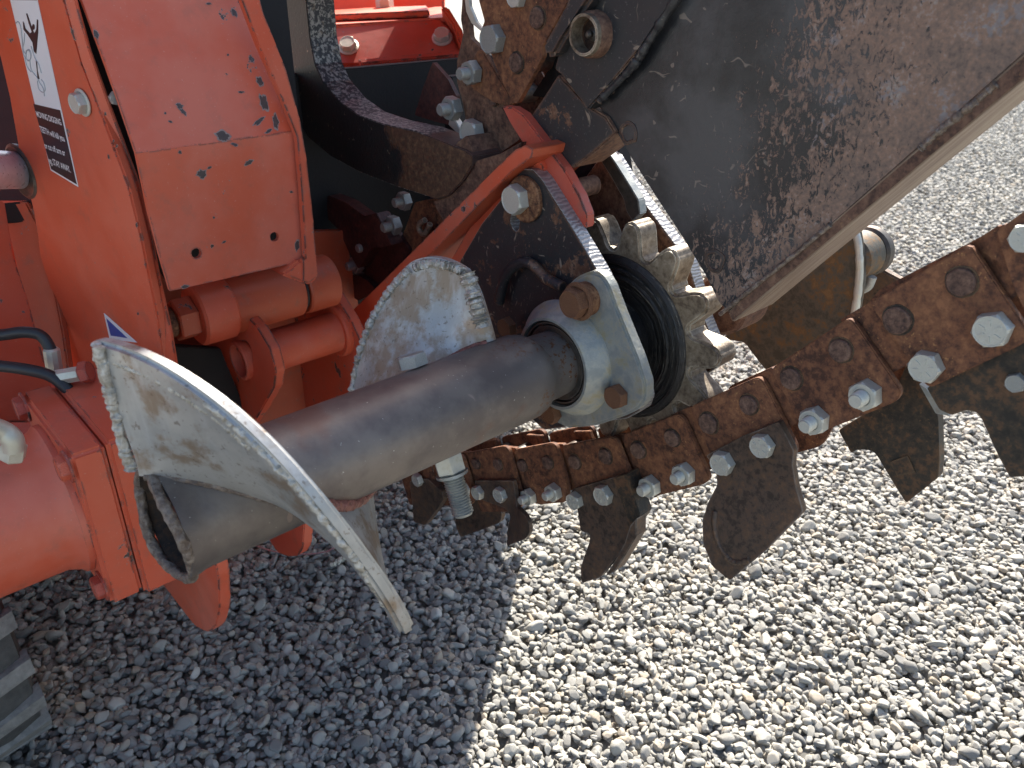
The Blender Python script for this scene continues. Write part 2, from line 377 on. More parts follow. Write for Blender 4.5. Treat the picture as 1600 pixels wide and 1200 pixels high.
def rnd(pts, r, n=4):
    out = []; N = len(pts)
    for i in range(N):
        p = Vector(pts[i][:2]); a = Vector(pts[i - 1][:2]); b = Vector(pts[(i + 1) % N][:2])
        ra = min(r, (a - p).length * .45); rb = min(r, (b - p).length * .45)
        p0 = p + (a - p).normalized() * ra; p1 = p + (b - p).normalized() * rb
        for k in range(n + 1):
            t = k / n; q = p0 * (1 - t) ** 2 + p * 2 * t * (1 - t) + p1 * t * t
            out.append((q.x, q.y))
    return out
def circ(x, y, rx, ry=None, n=16):
    ry = ry or rx
    return [(x + rx * math.cos(2 * math.pi * i / n), y + ry * math.sin(2 * math.pi * i / n)) for i in range(n)]
def solid(loops3, n, th, bev=.0012, segs=2, jit=0, side_mat=None):
    """closed plate: loops3[0] outer, others holes, extruded by -n*th"""
    tris = tessellate_polygon([[p for p in L] for L in loops3])
    flat = [p for L in loops3 for p in L]
    bm = bmesh.new()
    F = [bm.verts.new(p + (Vector((random.gauss(0, jit),) * 3) if jit else Vector())) for p in flat]
    Bk = [bm.verts.new(v.co - n * th) for v in F]
    for t in tris:
        try:
            f1 = bm.faces.new([F[i] for i in t]); f2 = bm.faces.new([Bk[i] for i in reversed(t)])
        except ValueError: pass
    k = 0
    for L in loops3:
        N = len(L)
        for i in range(N):
            a, b = k + i, k + (i + 1) % N
            try:
                f = bm.faces.new((F[a], F[b], Bk[b], Bk[a]))
                if side_mat is not None: f.material_index = side_mat
            except ValueError: pass
        k += N
    bmesh.ops.recalc_face_normals(bm, faces=bm.faces)
    bmesh.ops.dissolve_limit(bm, angle_limit=rad(.5), verts=bm.verts, edges=bm.edges, delimit={'MATERIAL'})
    if bev > 0:
        es = [e for e in bm.edges if len(e.link_faces) == 2 and e.calc_face_angle(0) > rad(28)]
        try: bmesh.ops.bevel(bm, geom=es, offset=min(bev, th * .3), segments=segs, affect='EDGES', clamp_overlap=True, material=0 if side_mat is None else -1)
        except Exception: pass
    return bm
def plate(name, pts, pl, th, mat, parent, holes=(), bev=.0012, r=0, side=None, off=0.0):
    if r: pts = rnd(pts, r)
    loops = [[pl.at(x, y) + pl.n * off for x, y in L] for L in [pts] + list(holes)]
    bm = solid(loops, pl.n, th, bev, side_mat=1 if side else None)
    return finish(bm, name, mat, parent, mats=[mat, side] if side else None)
def frame_of(d):
    d = d.normalized(); u = d.orthogonal().normalized()
    if abs(d.dot(AX)) > .99: u = ZX.copy()
    return u, d.cross(u)
def lathe(name, p0, axis, prof, mat, parent, n=40, wob=0, ang=35, seed=0):
    """prof: (distance along axis, radius); closed at radius 0"""
    u, v = frame_of(axis); d = axis.normalized(); bm = bmesh.new(); rings = []
    for h, r in prof:
        if r < 1e-6: rings.append([bm.verts.new(p0 + d * h)]); continue
        R = []
        for i in range(n):
            t = 2 * math.pi * i / n; rr = r
            if wob: rr *= 1 + wob * noise.noise(Vector((math.cos(t) * 1.6 + seed, math.sin(t) * 1.6, h * 30)))
            R.append(bm.verts.new(p0 + d * h + (u * math.cos(t) + v * math.sin(t)) * rr))
        rings.append(R)
    for A_, B_ in zip(rings, rings[1:]):
        if len(A_) == 1 and len(B_) == 1: continue
        for i in range(n):
            j = (i + 1) % n
            if len(A_) == 1: bm.faces.new((A_[0], B_[i], B_[j]))
            elif len(B_) == 1: bm.faces.new((A_[i], A_[j], B_[0]))
            else: bm.faces.new((A_[i], A_[j], B_[j], B_[i]))
    return finish(bm, name, mat, parent, True, ang)
def cyl(name, p0, p1, r, mat, parent, bev=.002, n=32, r2=None):
    d = p1 - p0; L = d.length; r2 = r2 or r
    return lathe(name, p0, d, [(0, 0), (0, r - bev), (bev, r), (L - bev, r2), (L, r2 - bev), (L, 0)], mat, parent, n)
def tube(name, pts, r, mat, parent, n=10, sub=6, jit=0, taper=None):
    """smooth round tube through 3-D points"""
    P = [Vector(p) for p in pts]; C = []
    for i in range(len(P) - 1):
        a, b, c, d = P[max(i - 1, 0)], P[i], P[i + 1], P[min(i + 2, len(P) - 1)]
        for k in range(sub):
            t = k / sub
            C.append(.5 * ((2 * b) + (c - a) * t + (2 * a - 5 * b + 4 * c - d) * t * t + (3 * b - a - 3 * c + d) * t ** 3))
    C.append(P[-1]); bm = bmesh.new(); rings = []; u = None
    for i, c in enumerate(C):
        t = (C[min(i + 1, len(C) - 1)] - C[max(i - 1, 0)]).normalized()
        if u is None: u = t.orthogonal().normalized()
        u = (u - t * u.dot(t)).normalized(); v = t.cross(u)
        rr = r * (1 + (random.uniform(-jit, jit) if jit else 0))
        rings.append([bm.verts.new(c + (u * math.cos(2 * math.pi * k / n) + v * math.sin(2 * math.pi * k / n)) * rr) for k in range(n)])
    for A_, B_ in zip(rings, rings[1:]):
        for i in range(n): bm.faces.new((A_[i], A_[(i + 1) % n], B_[(i + 1) % n], B_[i]))
    bm.faces.new(rings[0]); bm.faces.new(rings[-1][::-1])
    return finish(bm, name, mat, parent, True, 60)

# --- hexagon bolts and nuts, unit size 1 = across-corner radius, along +Z from 0
def bolt_mesh(kind):
    bm = bmesh.new()
    def ringv(r, z, n=24, hexa=False, ph=0):
        out = []
        for i in range(n):
            t = 2 * math.pi * i / n + ph; rr = r
            if hexa:
                k = (t - ph) % (math.pi / 3) - math.pi / 6; rr = r * math.cos(math.pi / 6) / math.cos(k)
            out.append(bm.verts.new((rr * math.cos(t), rr * math.sin(t), z)))
        return out
    def bridge(a, b):
        n = len(a)
        for i in range(n): bm.faces.new((a[i], a[(i + 1) % n], b[(i + 1) % n], b[i]))
    seq = []
    H = .78 if kind != 'nut' else .85
    z = 0
    if kind == 'flange': seq += [ringv(1.25, 0), ringv(1.25, .1), ringv(1.02, .18)]; z = .12
    seq += [ringv(1, z, hexa=True), ringv(1, z + H - .13, hexa=True), ringv(.86, z + H)]
    if kind in ('bolt', 'flange', 'hex'):
        seq.append(ringv(.80, z + H)); seq.append(ringv(.78, z + H - .03)); top = seq[-1]
    else:
        seq += [ringv(.56, z + H), ringv(.50, z + H - .08)]
        zz = z + H - .08
        L = .75 if kind == 'nut' else 3.2
        k = 0
        while zz < H + L:
            seq.append(ringv(.50, zz + .05)); seq.append(ringv(.43, zz + .10)); zz += .12
        seq += [ringv(.40, zz + .06)]
        top = seq[-1]
    for a, b in zip(seq, seq[1:]): bridge(a, b)
    bm.faces.new(top); bm.faces.new(seq[0][::-1])
    if kind == 'bolt':                                  # raised grade marks on the head
        for i in range(6):
            t = math.pi / 3 * i + .3
            d = Vector((math.cos(t), math.sin(t), 0)); s = Vector((-d.y, d.x, 0)) * .045
            q = [d * .28 - s, d * .62 - s, d * .62 + s, d * .28 + s]
            lo = [bm.verts.new(p + Vector((0, 0, z + H - .04))) for p in q]; hi = [bm.verts.new(p + Vector((0, 0, z + H + .035))) for p in q]
            bm.faces.new(hi)
            for j in range(4): bm.faces.new((lo[j], lo[(j + 1) % 4], hi[(j + 1) % 4], hi[j]))
    bmesh.ops.recalc_face_normals(bm, faces=bm.faces)
    for f in bm.faces: f.smooth = True
    for e in bm.edges:
        if len(e.link_faces) == 2 and e.calc_face_angle(0) > rad(24): e.smooth = False
    me = bpy.data.meshes.new(kind); bm.to_mesh(me); bm.free(); return me
BM = {}
def bolt(p, r, axis, parent, kind='bolt', mat='zinc', name=None, spin=None, sink=0.0):
    key = (kind, mat)
    if key not in BM:
        me = bolt_mesh(kind); me.materials.append(M[mat]); BM[key] = me
    o = bpy.data.objects.new(name or {'nut': 'nut', 'stud': 'threaded_stud'}.get(kind, 'bolt'), BM[key]); COL.objects.link(o)
    d = axis.normalized(); u, v = frame_of(d)
    sp = random.uniform(0, 1) if spin is None else spin
    u2 = u * math.cos(sp) + v * math.sin(sp); v2 = d.cross(u2)
    mt = Matrix((u2 * r, v2 * r, d * r)).transposed().to_4x4(); mt.translation = p - d * sink - rloc()
    o.parent = parent; o.matrix_basis = mt
    return o
def bolt_px(x, y, rpx, pl, parent, kind='bolt', mat='zinc', axis=None, off=0.0, name=None, spin=None):
    p = pl.at(x, y) + pl.n * off; d = (p - CC).dot(CF)
    return bolt(p, rpx * d / FPX, axis or pl.n, parent, kind, mat, name, spin)

# ================================================================== GROUND
def ground_mat():
    s = NT('gravel_bed')
    f = s.noise(2.2, 5, .6, s.obj); g = s.vor(46, vec=s.obj); g2 = s.noise(120, 4, .7, s.obj)
    col = s.mix(f, (.20, .19, .165), (.29, .275, .24)); col = s.mix(s.ma('MULTIPLY', g2, .5), col, (.42, .41, .37))
    return s.fin(col, .9, 0, s.bump(s.ma('SUBTRACT', 1.0, g), 1.0, .012), .2)
M['bed'] = ground_mat()
bm = bmesh.new()
S_ = 120
vs = [bm.verts.new(p) for p in ((-S_, -20, -.009), (S_, -20, -.009), (S_, 200, -.009), (-S_, 200, -.009))]; bm.faces.new(vs)
g = finish(bm, 'ground', 'bed', None); g['kind'] = 'structure'
g['label'] = 'grey crushed stone yard surface under the trencher'

def stone_mat():
    s = NT('crushed_stone')
    c = s.ramp(s.rand, [(0, (.15, .145, .135)), (.2, (.26, .25, .225)), (.6, (.345, .33, .29)), (.85, (.42, .395, .34)), (.97, (.38, .31, .225)), (1, (.52, .50, .45))])
    c = s.mix(s.ma('MULTIPLY', s.step(s.noise(90, 5, .7), .45, .65), .35), c, (.42, .41, .38))
    c = s.mix(s.ma('MULTIPLY', s.step(s.noise(160, 3, .6), .58, .66), .3), c, (.14, .14, .145))
    return s.fin(c, .82, 0, s.bump(s.noise(260, 5, .7), .5, .0012), .3)
M['stone'] = stone_mat()
def stone_mesh(seed):
    r = random.Random(seed); bm = bmesh.new()
    bmesh.ops.create_icosphere(bm, subdivisions=3, radius=1)
    cuts = []
    for _ in range(r.randint(8, 12)):
        d = Vector((r.gauss(0, 1), r.gauss(0, 1), r.gauss(0, 1))).normalized(); cuts.append((d, r.uniform(.55, .82)))
    for v in bm.verts:
        p = v.co.copy()
        for _ in range(2):
            for d, h in cuts:
                k = p.dot(d)
                if k > h: p -= d * (k - h) * .985
        p *= 1 + .05 * noise.noise(p * 2.3 + Vector((seed, 0, 0)))
        v.co = p
    sx, sy, sz = r.uniform(1.0, 1.35), r.uniform(.75, 1.0), r.uniform(.5, .78)
    for v in bm.verts: v.co = Vector((v.co.x * sx, v.co.y * sy, v.co.z * sz))
    for f in bm.faces: f.smooth = True
    me = bpy.data.meshes.new('stone'); bm.to_mesh(me); bm.free(); me.materials.append(M['stone']); return me
scol = bpy.data.collections.new('stone_shapes')           # not linked: source shapes for the gravel only
for i in range(16): scol.objects.link(bpy.data.objects.new('stone_shape', stone_mesh(i * 3 + 1)))

def gravel():
    P = []; Sz = []
    def layer(x0, x1, y0, y1, pitch, zlo, zhi, smin, smax):
        nx = int((x1 - x0) / pitch); ny = int((y1 - y0) / pitch)
        X, Y = np.meshgrid(np.arange(nx), np.arange(ny)); n = nx * ny
        x = x0 + (X.ravel() + rng.uniform(-.5, 1.1, n)) * pitch; y = y0 + (Y.ravel() + rng.uniform(-.5, 1.1, n)) * pitch
        s = smin + (smax - smin) * rng.beta(2.0, 3.4, n)
        keep = np.abs(x) < .85 * y + 1.0
        z = rng.uniform(zlo, zhi, n)
        P.append(np.c_[x, y, z][keep]); Sz.append(s[keep])
    layer(-2.2, 2.4, .1, 2.4, .0105, -.004, .003, .0044, .0108)
    layer(-2.2, 2.4, .1, 2.4, .0135, .002, .008, .0038, .0108)
    layer(-2.2, 2.4, .1, 2.4, .05, .006, .011, .006, .0155)
    layer(-2.4, 5.2, 2.4, 6.6, .0160, -.003, .008, .0065, .0125)
    layer(-4, 5.5, 6.6, 10, .04, -.003, .006, .014, .026)
    P_ = np.concatenate(P); S2 = np.concatenate(Sz)
    # slight undulation
    P_[:, 2] += .006 * np.sin(P_[:, 0] * 5.1) * np.cos(P_[:, 1] * 4.3)
    me = bpy.data.meshes.new('gravel'); me.vertices.add(len(P_)); me.vertices.foreach_set('co', P_.astype(np.float32).ravel())
    a = me.attributes.new('size', 'FLOAT', 'POINT'); a.data.foreach_set('value', S2.astype(np.float32))
    me.update()
    o = bpy.data.objects.new('gravel', me); COL.objects.link(o)
    ng = bpy.data.node_groups.new('gravel_scatter', 'GeometryNodeTree')
    ng.interface.new_socket('Geometry', in_out='INPUT', socket_type='NodeSocketGeometry')
    ng.interface.new_socket('Geometry', in_out='OUTPUT', socket_type='NodeSocketGeometry')
    N = ng.nodes.new; L = ng.links.new
    gi, go = N('NodeGroupInput'), N('NodeGroupOutput')
    ip = N('GeometryNodeInstanceOnPoints'); ci = N('GeometryNodeCollectionInfo')
    ci.inputs['Collection'].default_value = scol; ci.inputs['Separate Children'].default_value = True
    ci.inputs['Reset Children'].default_value = True; ip.inputs['Pick Instance'].default_value = True
    rv = N('FunctionNodeRandomValue'); rv.data_type = 'FLOAT_VECTOR'
    rv.inputs[0].default_value = (-.6, -.6, 0); rv.inputs[1].default_value = (.6, .6, 6.283)
    na = N('GeometryNodeInputNamedAttribute'); na.data_type = 'FLOAT'; na.inputs[0].default_value = 'size'
    L(gi.outputs[0], ip.inputs['Points']); L(ci.outputs[0], ip.inputs['Instance'])
    L(rv.outputs[0], ip.inputs['Rotation']); L(na.outputs[0], ip.inputs['Scale']); L(ip.outputs[0], go.inputs[0])
    md = o.modifiers.new('scatter', 'NODES'); md.node_group = ng
    o['kind'] = 'stuff'; o['label'] = 'loose grey angular gravel covering the yard'; o['category'] = 'gravel'
    me.materials.append(M['stone'])
    print('stones', len(P_))
gravel()

# ================================================================== TRENCHER (the machine's body)
GZ = -OO.z                                                 # ground in the machine frame
trencher = thing('trencher', 'orange trencher body with chipped paint and warning sticker, left of the auger', 'trencher', (OO.x - .35, OO.y + .35, 0))
ROOT = trencher; T = trencher

# --- left column with the warning sticker
colp = P3((110, 0, .72), (262, 520, .86), (0, 240, .93))
column_pts = [(-120, -80), (78, -80), (100, 0), (128, 100), (168, 205), (200, 290), (222, 380), (246, 500), (262, 620), (110, 640), (96, 560), (84, 470), (62, 400), (52, 330), (30, 240), (14, 150), (0, 90), (-40, -30)]
sp = plate('side_panel', column_pts, colp, .010, 'orange', T, bev=.002)
# flange strip at the panel's right-hand edge (turned towards the boom)
cp2 = P3((115, 0, .715), (262, 520, .858), (240, 380, .80))
cp2 = Plane(colp.at(110, 0), (colp.n + BX * 1.1).normalized())
plate('panel_flange', [(97, -80), (100, 0), (128, 100), (168, 205), (200, 290), (222, 380), (246, 500), (262, 620), (283, 615), (268, 520), (250, 440), (233, 350), (212, 275), (178, 185), (140, 80), (112, -20), (104, -80)], cp2, .006, 'orange_chip', T, bev=.001)
bolt_px(131, 160, 17, colp, T, 'flange', 'zinc', off=.001)
# --- recess left of the column: plates, rod and boss
rp = P3((0, 330, .95), (60, 600, .99), (80, 420, .96))
plate('recess_plate', [(-60, 300), (8, 315), (22, 400), (45, 470), (80, 600), (78, 660), (-60, 660)], P3((0, 330, .955), (60, 600, .98), (80, 420, 1.0)), .01, 'orange', T, bev=.002)
plate('recess_plate', [(2, 318), (40, 315), (58, 350), (82, 440), (98, 520), (110, 600), (60, 640), (30, 440)], P3((0, 330, 1.0), (60, 600, 1.03), (80, 420, .99)), .01, 'orange_dark', T, bev=.002)
plate('recess_plate', [(-80, 590), (90, 560), (120, 640), (90, 720), (-80, 730)], P3((0, 600, 1.02), (90, 600, 1.02), (40, 700, 1.0)), .01, 'orange', T, bev=.002)
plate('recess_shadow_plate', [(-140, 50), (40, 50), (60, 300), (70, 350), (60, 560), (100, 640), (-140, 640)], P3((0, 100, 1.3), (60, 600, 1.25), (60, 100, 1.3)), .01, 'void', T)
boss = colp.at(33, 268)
lathe('rod_bore_disc', boss - colp.n * .004, colp.n, [(0, 0), (0, .030), (.0045, .031), (.006, .028), (.0045, .024), (.0045, 0)], 'dark_steel', T)  # filled dark disc stands for the shaded bore round the rod
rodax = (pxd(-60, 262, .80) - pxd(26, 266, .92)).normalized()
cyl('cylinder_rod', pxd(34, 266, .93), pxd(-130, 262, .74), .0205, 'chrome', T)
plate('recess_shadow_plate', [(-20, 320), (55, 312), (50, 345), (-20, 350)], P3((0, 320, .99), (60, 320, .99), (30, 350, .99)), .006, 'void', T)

# --- warning sticker
def on_plane_sticker():
    st = bpy.data.objects.new('warning_sticker', None)
    n = colp.n
    q = [(12, -20), (55, -20), (123, 292), (80, 266)]
    border = plate('warning_sticker', q, colp, .0004, 'decal_white', T, bev=0, off=.0006)
    border['label'] = 'black and white hazard sticker about moving digging teeth'
    plate('black_field', [(53, 162), (95, 172), (121, 288), (81, 264)], colp, .0002, 'decal_black', border, bev=0, off=.0008)
    plate('grey_header', [(12, -20), (54, -20), (59, 1), (17, 0)], colp, .0002, 'decal_grey', border, bev=0, off=.0008)
    # hazard drawing: falling figure over chain
    def pg(p, m): plate('pictogram', [(x, y) for x, y in p], colp, .0002, m, border, bev=0, off=.0009)
    pg([(42, 21), (44, 21), (52, 45), (55, 52), (58, 46), (59, 30), (61, 31), (61, 50), (58, 84), (54, 80), (52, 66), (45, 55), (38, 46), (37, 33), (39, 36), (41, 44), (48, 52), (51, 50), (46, 36)], 'decal_black')
    pg(circ(53.5, 42, 2.2, 4.5), 'decal_black')
    pg([(57, 92), (59, 95), (60, 110), (63, 123), (60, 124), (59, 112)], 'decal_black')
    def ln(p, m='decal_grey', r=.0005): tube('pictogram', [colp.at(x, y) + n * .0009 for x, y in p], r, m, border, 6, 5)
    ln([(26, 36), (30, 34), (34, 42), (36, 60), (38, 78), (42, 84)]); ln([(40, 52), (39, 66), (37, 76), (38, 84), (41, 90), (45, 94), (49, 92), (49, 84), (46, 78), (42, 80)])
    ln([(50, 72), (56, 90), (62, 100), (66, 114)]); ln([(48, 94), (50, 108), (55, 115), (60, 122), (64, 130), (69, 138), (71, 150)])
    ln([(40, 90), (44, 104), (50, 112)]); ln(circ(46, 86, 4, 9, 10) + [(50, 86)]); ln([(60, 126), (62, 138), (68, 144), (72, 140), (70, 130), (66, 124)])
    # words, set along the sticker's own edges
    ex = (colp.at(95, 172) - colp.at(53, 162)); ey = (colp.at(53, 162) - colp.at(81, 264)).normalized()
    for k, (txt, x, y, x2, y2, hgt) in enumerate([('MOVING DIGGING', 59.5, 182, 98, 195.5, 12), ('TEETH will kill you', 65, 205.5, 103, 221, 12.5), ('or cut off arm or', 72, 231, 104, 243.5, 12.5), ('leg. STAY AWAY.', 78, 254, 112.5, 269.5, 13)]):
        cu = bpy.data.curves.new('lettering', 'FONT'); cu.body = txt; cu.size = 1; cu.offset = .014
        to = bpy.data.objects.new('tmp', cu); COL.objects.link(to)
        bpy.context.view_layer.update()
        me = bpy.data.meshes.new_from_object(to.evaluated_get(bpy.context.evaluated_depsgraph_get()))
        bpy.data.objects.remove(to)
        co = np.array([v.co[:] for v in me.vertices]); w = co[:, 0].max() - co[:, 0].min(); x0 = co[:, 0].min()
        p0 = colp.at(x, y); p1 = colp.at(x2, y2); up = colp.at(x - hgt * .27, y - hgt) - p0
        for v in me.vertices:
            a, b = (v.co.x - x0) / w, v.co.y / .75
            v.co = p0 + (p1 - p0) * a + up * b * .82 + n * .0010 - rloc()
        link('lettering', me, 'decal_letter', border)
on_plane_sticker()
tri = plate('triangle_sticker', [(163, 489), (215, 535), (172, 530)], colp, .0004, 'decal_white', T, bev=0, off=.0006)
plate('blue_field', [(167, 497), (200, 528), (174, 524)], colp, .0002, 'decal_blue', tri, bev=0, off=.0008)

# --- big rear panel, folded along a crease
low = PB(-.28)
cA, cB = low.at(213, 240), low.at(462, 205)
upn = Plane(cA, (cB - cA).cross((ZX * 1.0 - BX * .34 * 1.0)))
low_pts = [(213, 240), (232, 330), (250, 400), (266, 455), (478, 407), (476, 340), (470, 270), (462, 205)]
up_pts = [(213, 240), (462, 205), (440, 150), (410, 85), (384, 20), (360, -60), (90, -60), (128, 0), (150, 60), (165, 100), (186, 160)]
rpnl = plate('rear_panel', low_pts, low, .006, 'orange_chip', T, holes=[circ(307, 396, 8, 8), circ(429, 370, 7, 7.5)], bev=.0015)
rpnl['label'] = 'large orange panel with two round holes and paint chips'
plate('rear_panel', up_pts, upn, .006, 'orange_chip', T, bev=.0003)
# worn edge plate right of the panel
plate('edge_plate', [(355, -60), (392, -60), (412, 20), (448, 110), (470, 190), (480, 250), (490, 340), (497, 432), (482, 443), (474, 440), (474, 405), (478, 405), (472, 300), (465, 215), (440, 152), (405, 72), (378, 0)], PB(-.268), .010, 'orange_worn', T, bev=.001)
plate('edge_plate', [(470, 405), (497, 430), (494, 442), (478, 446), (440, 430)], PB(-.272), .06, 'orange', T, bev=.003)
# near-black sheet behind the gap, its shade put into the colour
plate('inner_dark_plate', [(60, -80), (440, -80), (470, 200), (480, 385), (262, 440), (236, 400), (150, 200)], PB(-.36), .01, 'void', T)
bolt_px(180, 153, 11, PB(-.31), T, 'hex', 'zinc_dull')
def chips(pl, lst, parent):
    # places where the paint has come away: ragged rim of thin paint, bare metal inside
    for q, (nm, mt, k, off) in enumerate((('paint_chip_rim', 'chip_rim', 1.0, .00025), ('paint_chip', 'chip_core', .78, .0005))):
        bm = bmesh.new()
        for i, (x, y, rx, ry, an) in enumerate(lst):
            n = 26; L = []
            for j in range(n):
                t = 2 * math.pi * j / n
                r = 1 + .55 * noise.noise(Vector((math.cos(t) * 1.7 + i * 3.1, math.sin(t) * 1.7, i * 1.7))) + .30 * noise.noise(Vector((math.cos(t) * 5 + i, math.sin(t) * 5, q * .4)))
                dx, dy = rx * k * r * math.cos(t), ry * k * r * math.sin(t); c_, s_ = math.cos(rad(an)), math.sin(rad(an))
                L.append(pl.at(x + dx * c_ - dy * s_, y + dx * s_ + dy * c_) + pl.n * off)
            cv = bm.verts.new(pl.at(x, y) + pl.n * off); V = [bm.verts.new(p) for p in L]
            for j in range(n): bm.faces.new((cv, V[j], V[(j + 1) % n]))
        for v in bm.verts: v.co -= rloc()
        me = bpy.data.meshes.new(nm); bm.to_mesh(me); bm.free(); link(nm, me, mt, parent)['kind'] = 'stuff'
chips(low, [(347, 214, 13, 9, 10), (368, 226, 6, 3, 20)][:0] + [(316, 272, 9, 7, 0), (281, 238, 3, 3, 0), (388, 254, 9, 4, -25), (327, 262, 4, 2, -30), (464, 384, 4, 9, 10), (350, 378, 4, 2, -30), (455, 300, 3, 2, 0), (289, 448, 7, 3, -10), (334, 340, 2, 2, 0)], rpnl)
chips(upn, [(281, 166, 7, 4, 30), (286, 175, 8, 3, 40), (266, 190, 4, 2, 30), (258, 177, 2, 2, 0), (150, 54, 8, 4, 60), (366, 20, 4, 9, -30), (326, 6, 5, 2, 0), (356, 86, 2, 2, 0), (406, 128, 10, 5, 60), (412, 160, 15, 6, 75), (404, 190, 11, 4, -40), (430, 190, 5, 12, -15), (376, 144, 5, 2, 0), (348, 213, 13, 9, 10), (366, 226, 6, 3, 20), (420, 205, 7, 3, -40)], rpnl)
chips(colp, [(118, 56, 4, 14, -25), (165, 178, 2, 3, 0), (183, 228, 2, 3, 0), (170, 245, 1.5, 4, -10), (214, 352, 2, 4, 0), (216, 490, 1.5, 3, 0), (178, 220, 1.5, 2, 0)], sp)

# --- gear box and hydraulic motor
def box(name, a0, a1, b0, b1, z0, z1, mat, parent, bev=.002):
    bm = bmesh.new()
    v = [[[bm.verts.new(W(a, b, z)) for z in (z0, z1)] for b in (b0, b1)] for a in (a0, a1)]
    for f in (((0, 0, 0), (0, 0, 1), (0, 1, 1), (0, 1, 0)), ((1, 0, 0), (1, 0, 1), (1, 1, 1), (1, 1, 0)), ((0, 0, 0), (0, 0, 1), (1, 0, 1), (1, 0, 0)),
              ((0, 1, 0), (0, 1, 1), (1, 1, 1), (1, 1, 0)), ((0, 0, 0), (0, 1, 0), (1, 1, 0), (1, 0, 0)), ((0, 0, 1), (0, 1, 1), (1, 1, 1), (1, 0, 1))):
        bm.faces.new([v[i][j][k] for i, j, k in f])
    bmesh.ops.recalc_face_normals(bm, faces=bm.faces)
    bmesh.ops.bevel(bm, geom=list(bm.edges), offset=bev, segments=3, affect='EDGES')
    return finish(bm, name, mat, parent)
gb = box('gearbox', .335, .404, -.365, -.196, -.215, -.030, 'orange', T, .004)
fl = box('motor_flange', .405, .436, -.362, -.198, -.211, -.033, 'orange', T, .004)
MC = W(.43, -.280, -.122)
lathe('hydraulic_motor', W(.436, -.281, -.122), AX, [(0, 0), (0, .079), (.006, .079), (.010, .075), (.022, .070), (.095, .070), (.0952, .0685), (.097, .0685), (.0972, .0705), (.104, .0705), (.1042, .069), (.106, .069), (.1062, .071), (.32, .071), (.32, 0)], 'orange_chip', T, 64)
for b, z in ((-.215, -.195), (-.213, -.050), (-.352, -.046)):
    bo = bolt(W(.436, b, z), .0125, AX, T, 'hex', 'orange_red' if (b, z) != (-.213, -.050) else 'orange_chip', spin=.4)
    lathe('washer', W(.436, b, z), AX, [(0, 0), (0, .016), (.002, .016), (.002, 0)], 'orange_red', bo.parent, 20)

# --- hoses and fittings
hp = lambda x, y, d: pxd(x, y, d)
tube('hydraulic_hose', [hp(-90, 520, .86), hp(-10, 524, .86), hp(38, 519, .86), (hp(66, 526, .865)), hp(82, 552, .87)], .0062, 'rubber', T, 12)
tube('hydraulic_hose', [hp(-90, 566, .84), hp(0, 572, .84), (hp(50, 579, .84)), hp(82, 589, .845), hp(108, 610, .85)], .0062, 'rubber', T, 12)
cyl('hose_fitting', hp(80, 544, .868), hp(87, 590, .88), .0085, 'fitting', T, n=10)
cyl('hose_fitting', hp(88, 590, .85), hp(128, 583, .85), .0085, 'fitting', T, n=8)
bolt(hp(128, 583, .85), .012, hp(140, 580, .85) - hp(128, 583, .85), T, 'hex', 'orange_red')
cyl('elbow_fitting', hp(18, 718, .75), hp(22, 694, .745), .0115, 'fitting', T, n=6)
tube('elbow_fitting', [hp(22, 702, .745), hp(18, 686, .74), hp(2, 674, .735), hp(-30, 664, .72)], .0100, 'fitting', T, 14)

# --- round lug plates at the bottom
for pts, a in (([(235, 880), (262, 905), (300, 955), (318, 978), (338, 988), (350, 978), (356, 950), (354, 900), (345, 860), (330, 800), (230, 800)], .345),
               ([(400, 815), (432, 840), (446, 862), (460, 869), (478, 868), (486, 855), (488, 815), (480, 780), (400, 780)], .225)):
    plate('lug_plate', [(x - 13, y + 1) for x, y in pts], PA(a), .013, 'orange_chip', T, bev=.0015, r=6)

# --- lift linkage: pierced plate, cross tube, far plate, pivot drum
near = PA(.185)
hole = circ(381, 562, 13, 29, 20)
plate('link_plate', [(300, 440), (340, 438), (352, 446), (372, 478), (402, 512), (422, 545), (431, 580), (428, 606), (412, 634), (394, 665), (300, 690), (230, 600), (270, 520)], near, .013, 'orange_worn', T, holes=[hole], bev=.002, r=5)
c0 = near.at(381, 562)
hub = lathe('pin_boss', c0 - AX * .004, AX, [(0, .0255), (.010, .026), (.012, .0245), (.012, .0215), (-.001, .020), (-.004, .020)], 'orange_chip', T, 36)
lathe('cross_tube', c0 - AX * .004, -AX, [(.05, 0), (.05, .0185), (.0, .0190), (.0, .0205), (.0085, .0205), (.010, .0275), (.138, .0275), (.138, 0)], 'orange_chip', T, 48)
farp = PA(.045)
plate('link_plate', [(436, 395), (492, 415), (505, 430), (520, 455), (548, 500), (562, 530), (566, 560), (552, 640), (430, 690), (440, 560)], farp, .013, 'orange_worn', T, bev=.002, r=5)
e0 = c0 - AX * .140
lathe('tube_collar', e0, AX, [(0, 0), (0, .036), (.006, .036), (.009, .033), (.009, 0)], 'orange', T, 36)
lift = PA(.2)
pc = PA(.24).at(300, 494)
cyl('pivot_drum', pc - AX * .135, pc - AX * .02, .0345, 'orange_dark', T)
cyl('pivot_collar', pc - AX * .045, pc - AX * .002, .0375, 'orange', T, .003)
cyl('pivot_nut', pc - AX * .002, pc + AX * .022, .026, 'orange_dark', T, n=6)
cyl('seal_ring', pc - AX * .141, pc - AX * .135, .030, 'rubber', T)
cyl('pivot_drum', pc - AX * .185, pc - AX * .141, .0345, 'orange_dark', T)
cyl('pivot_pin', pc + AX * .022, pc + AX * .035, .018, 'rustbolt', T)
plate('inner_dark_plate', [(215, 370), (540, 360), (600, 700), (420, 760), (230, 720)], PB(-.52), .012, 'orange_dark', T)
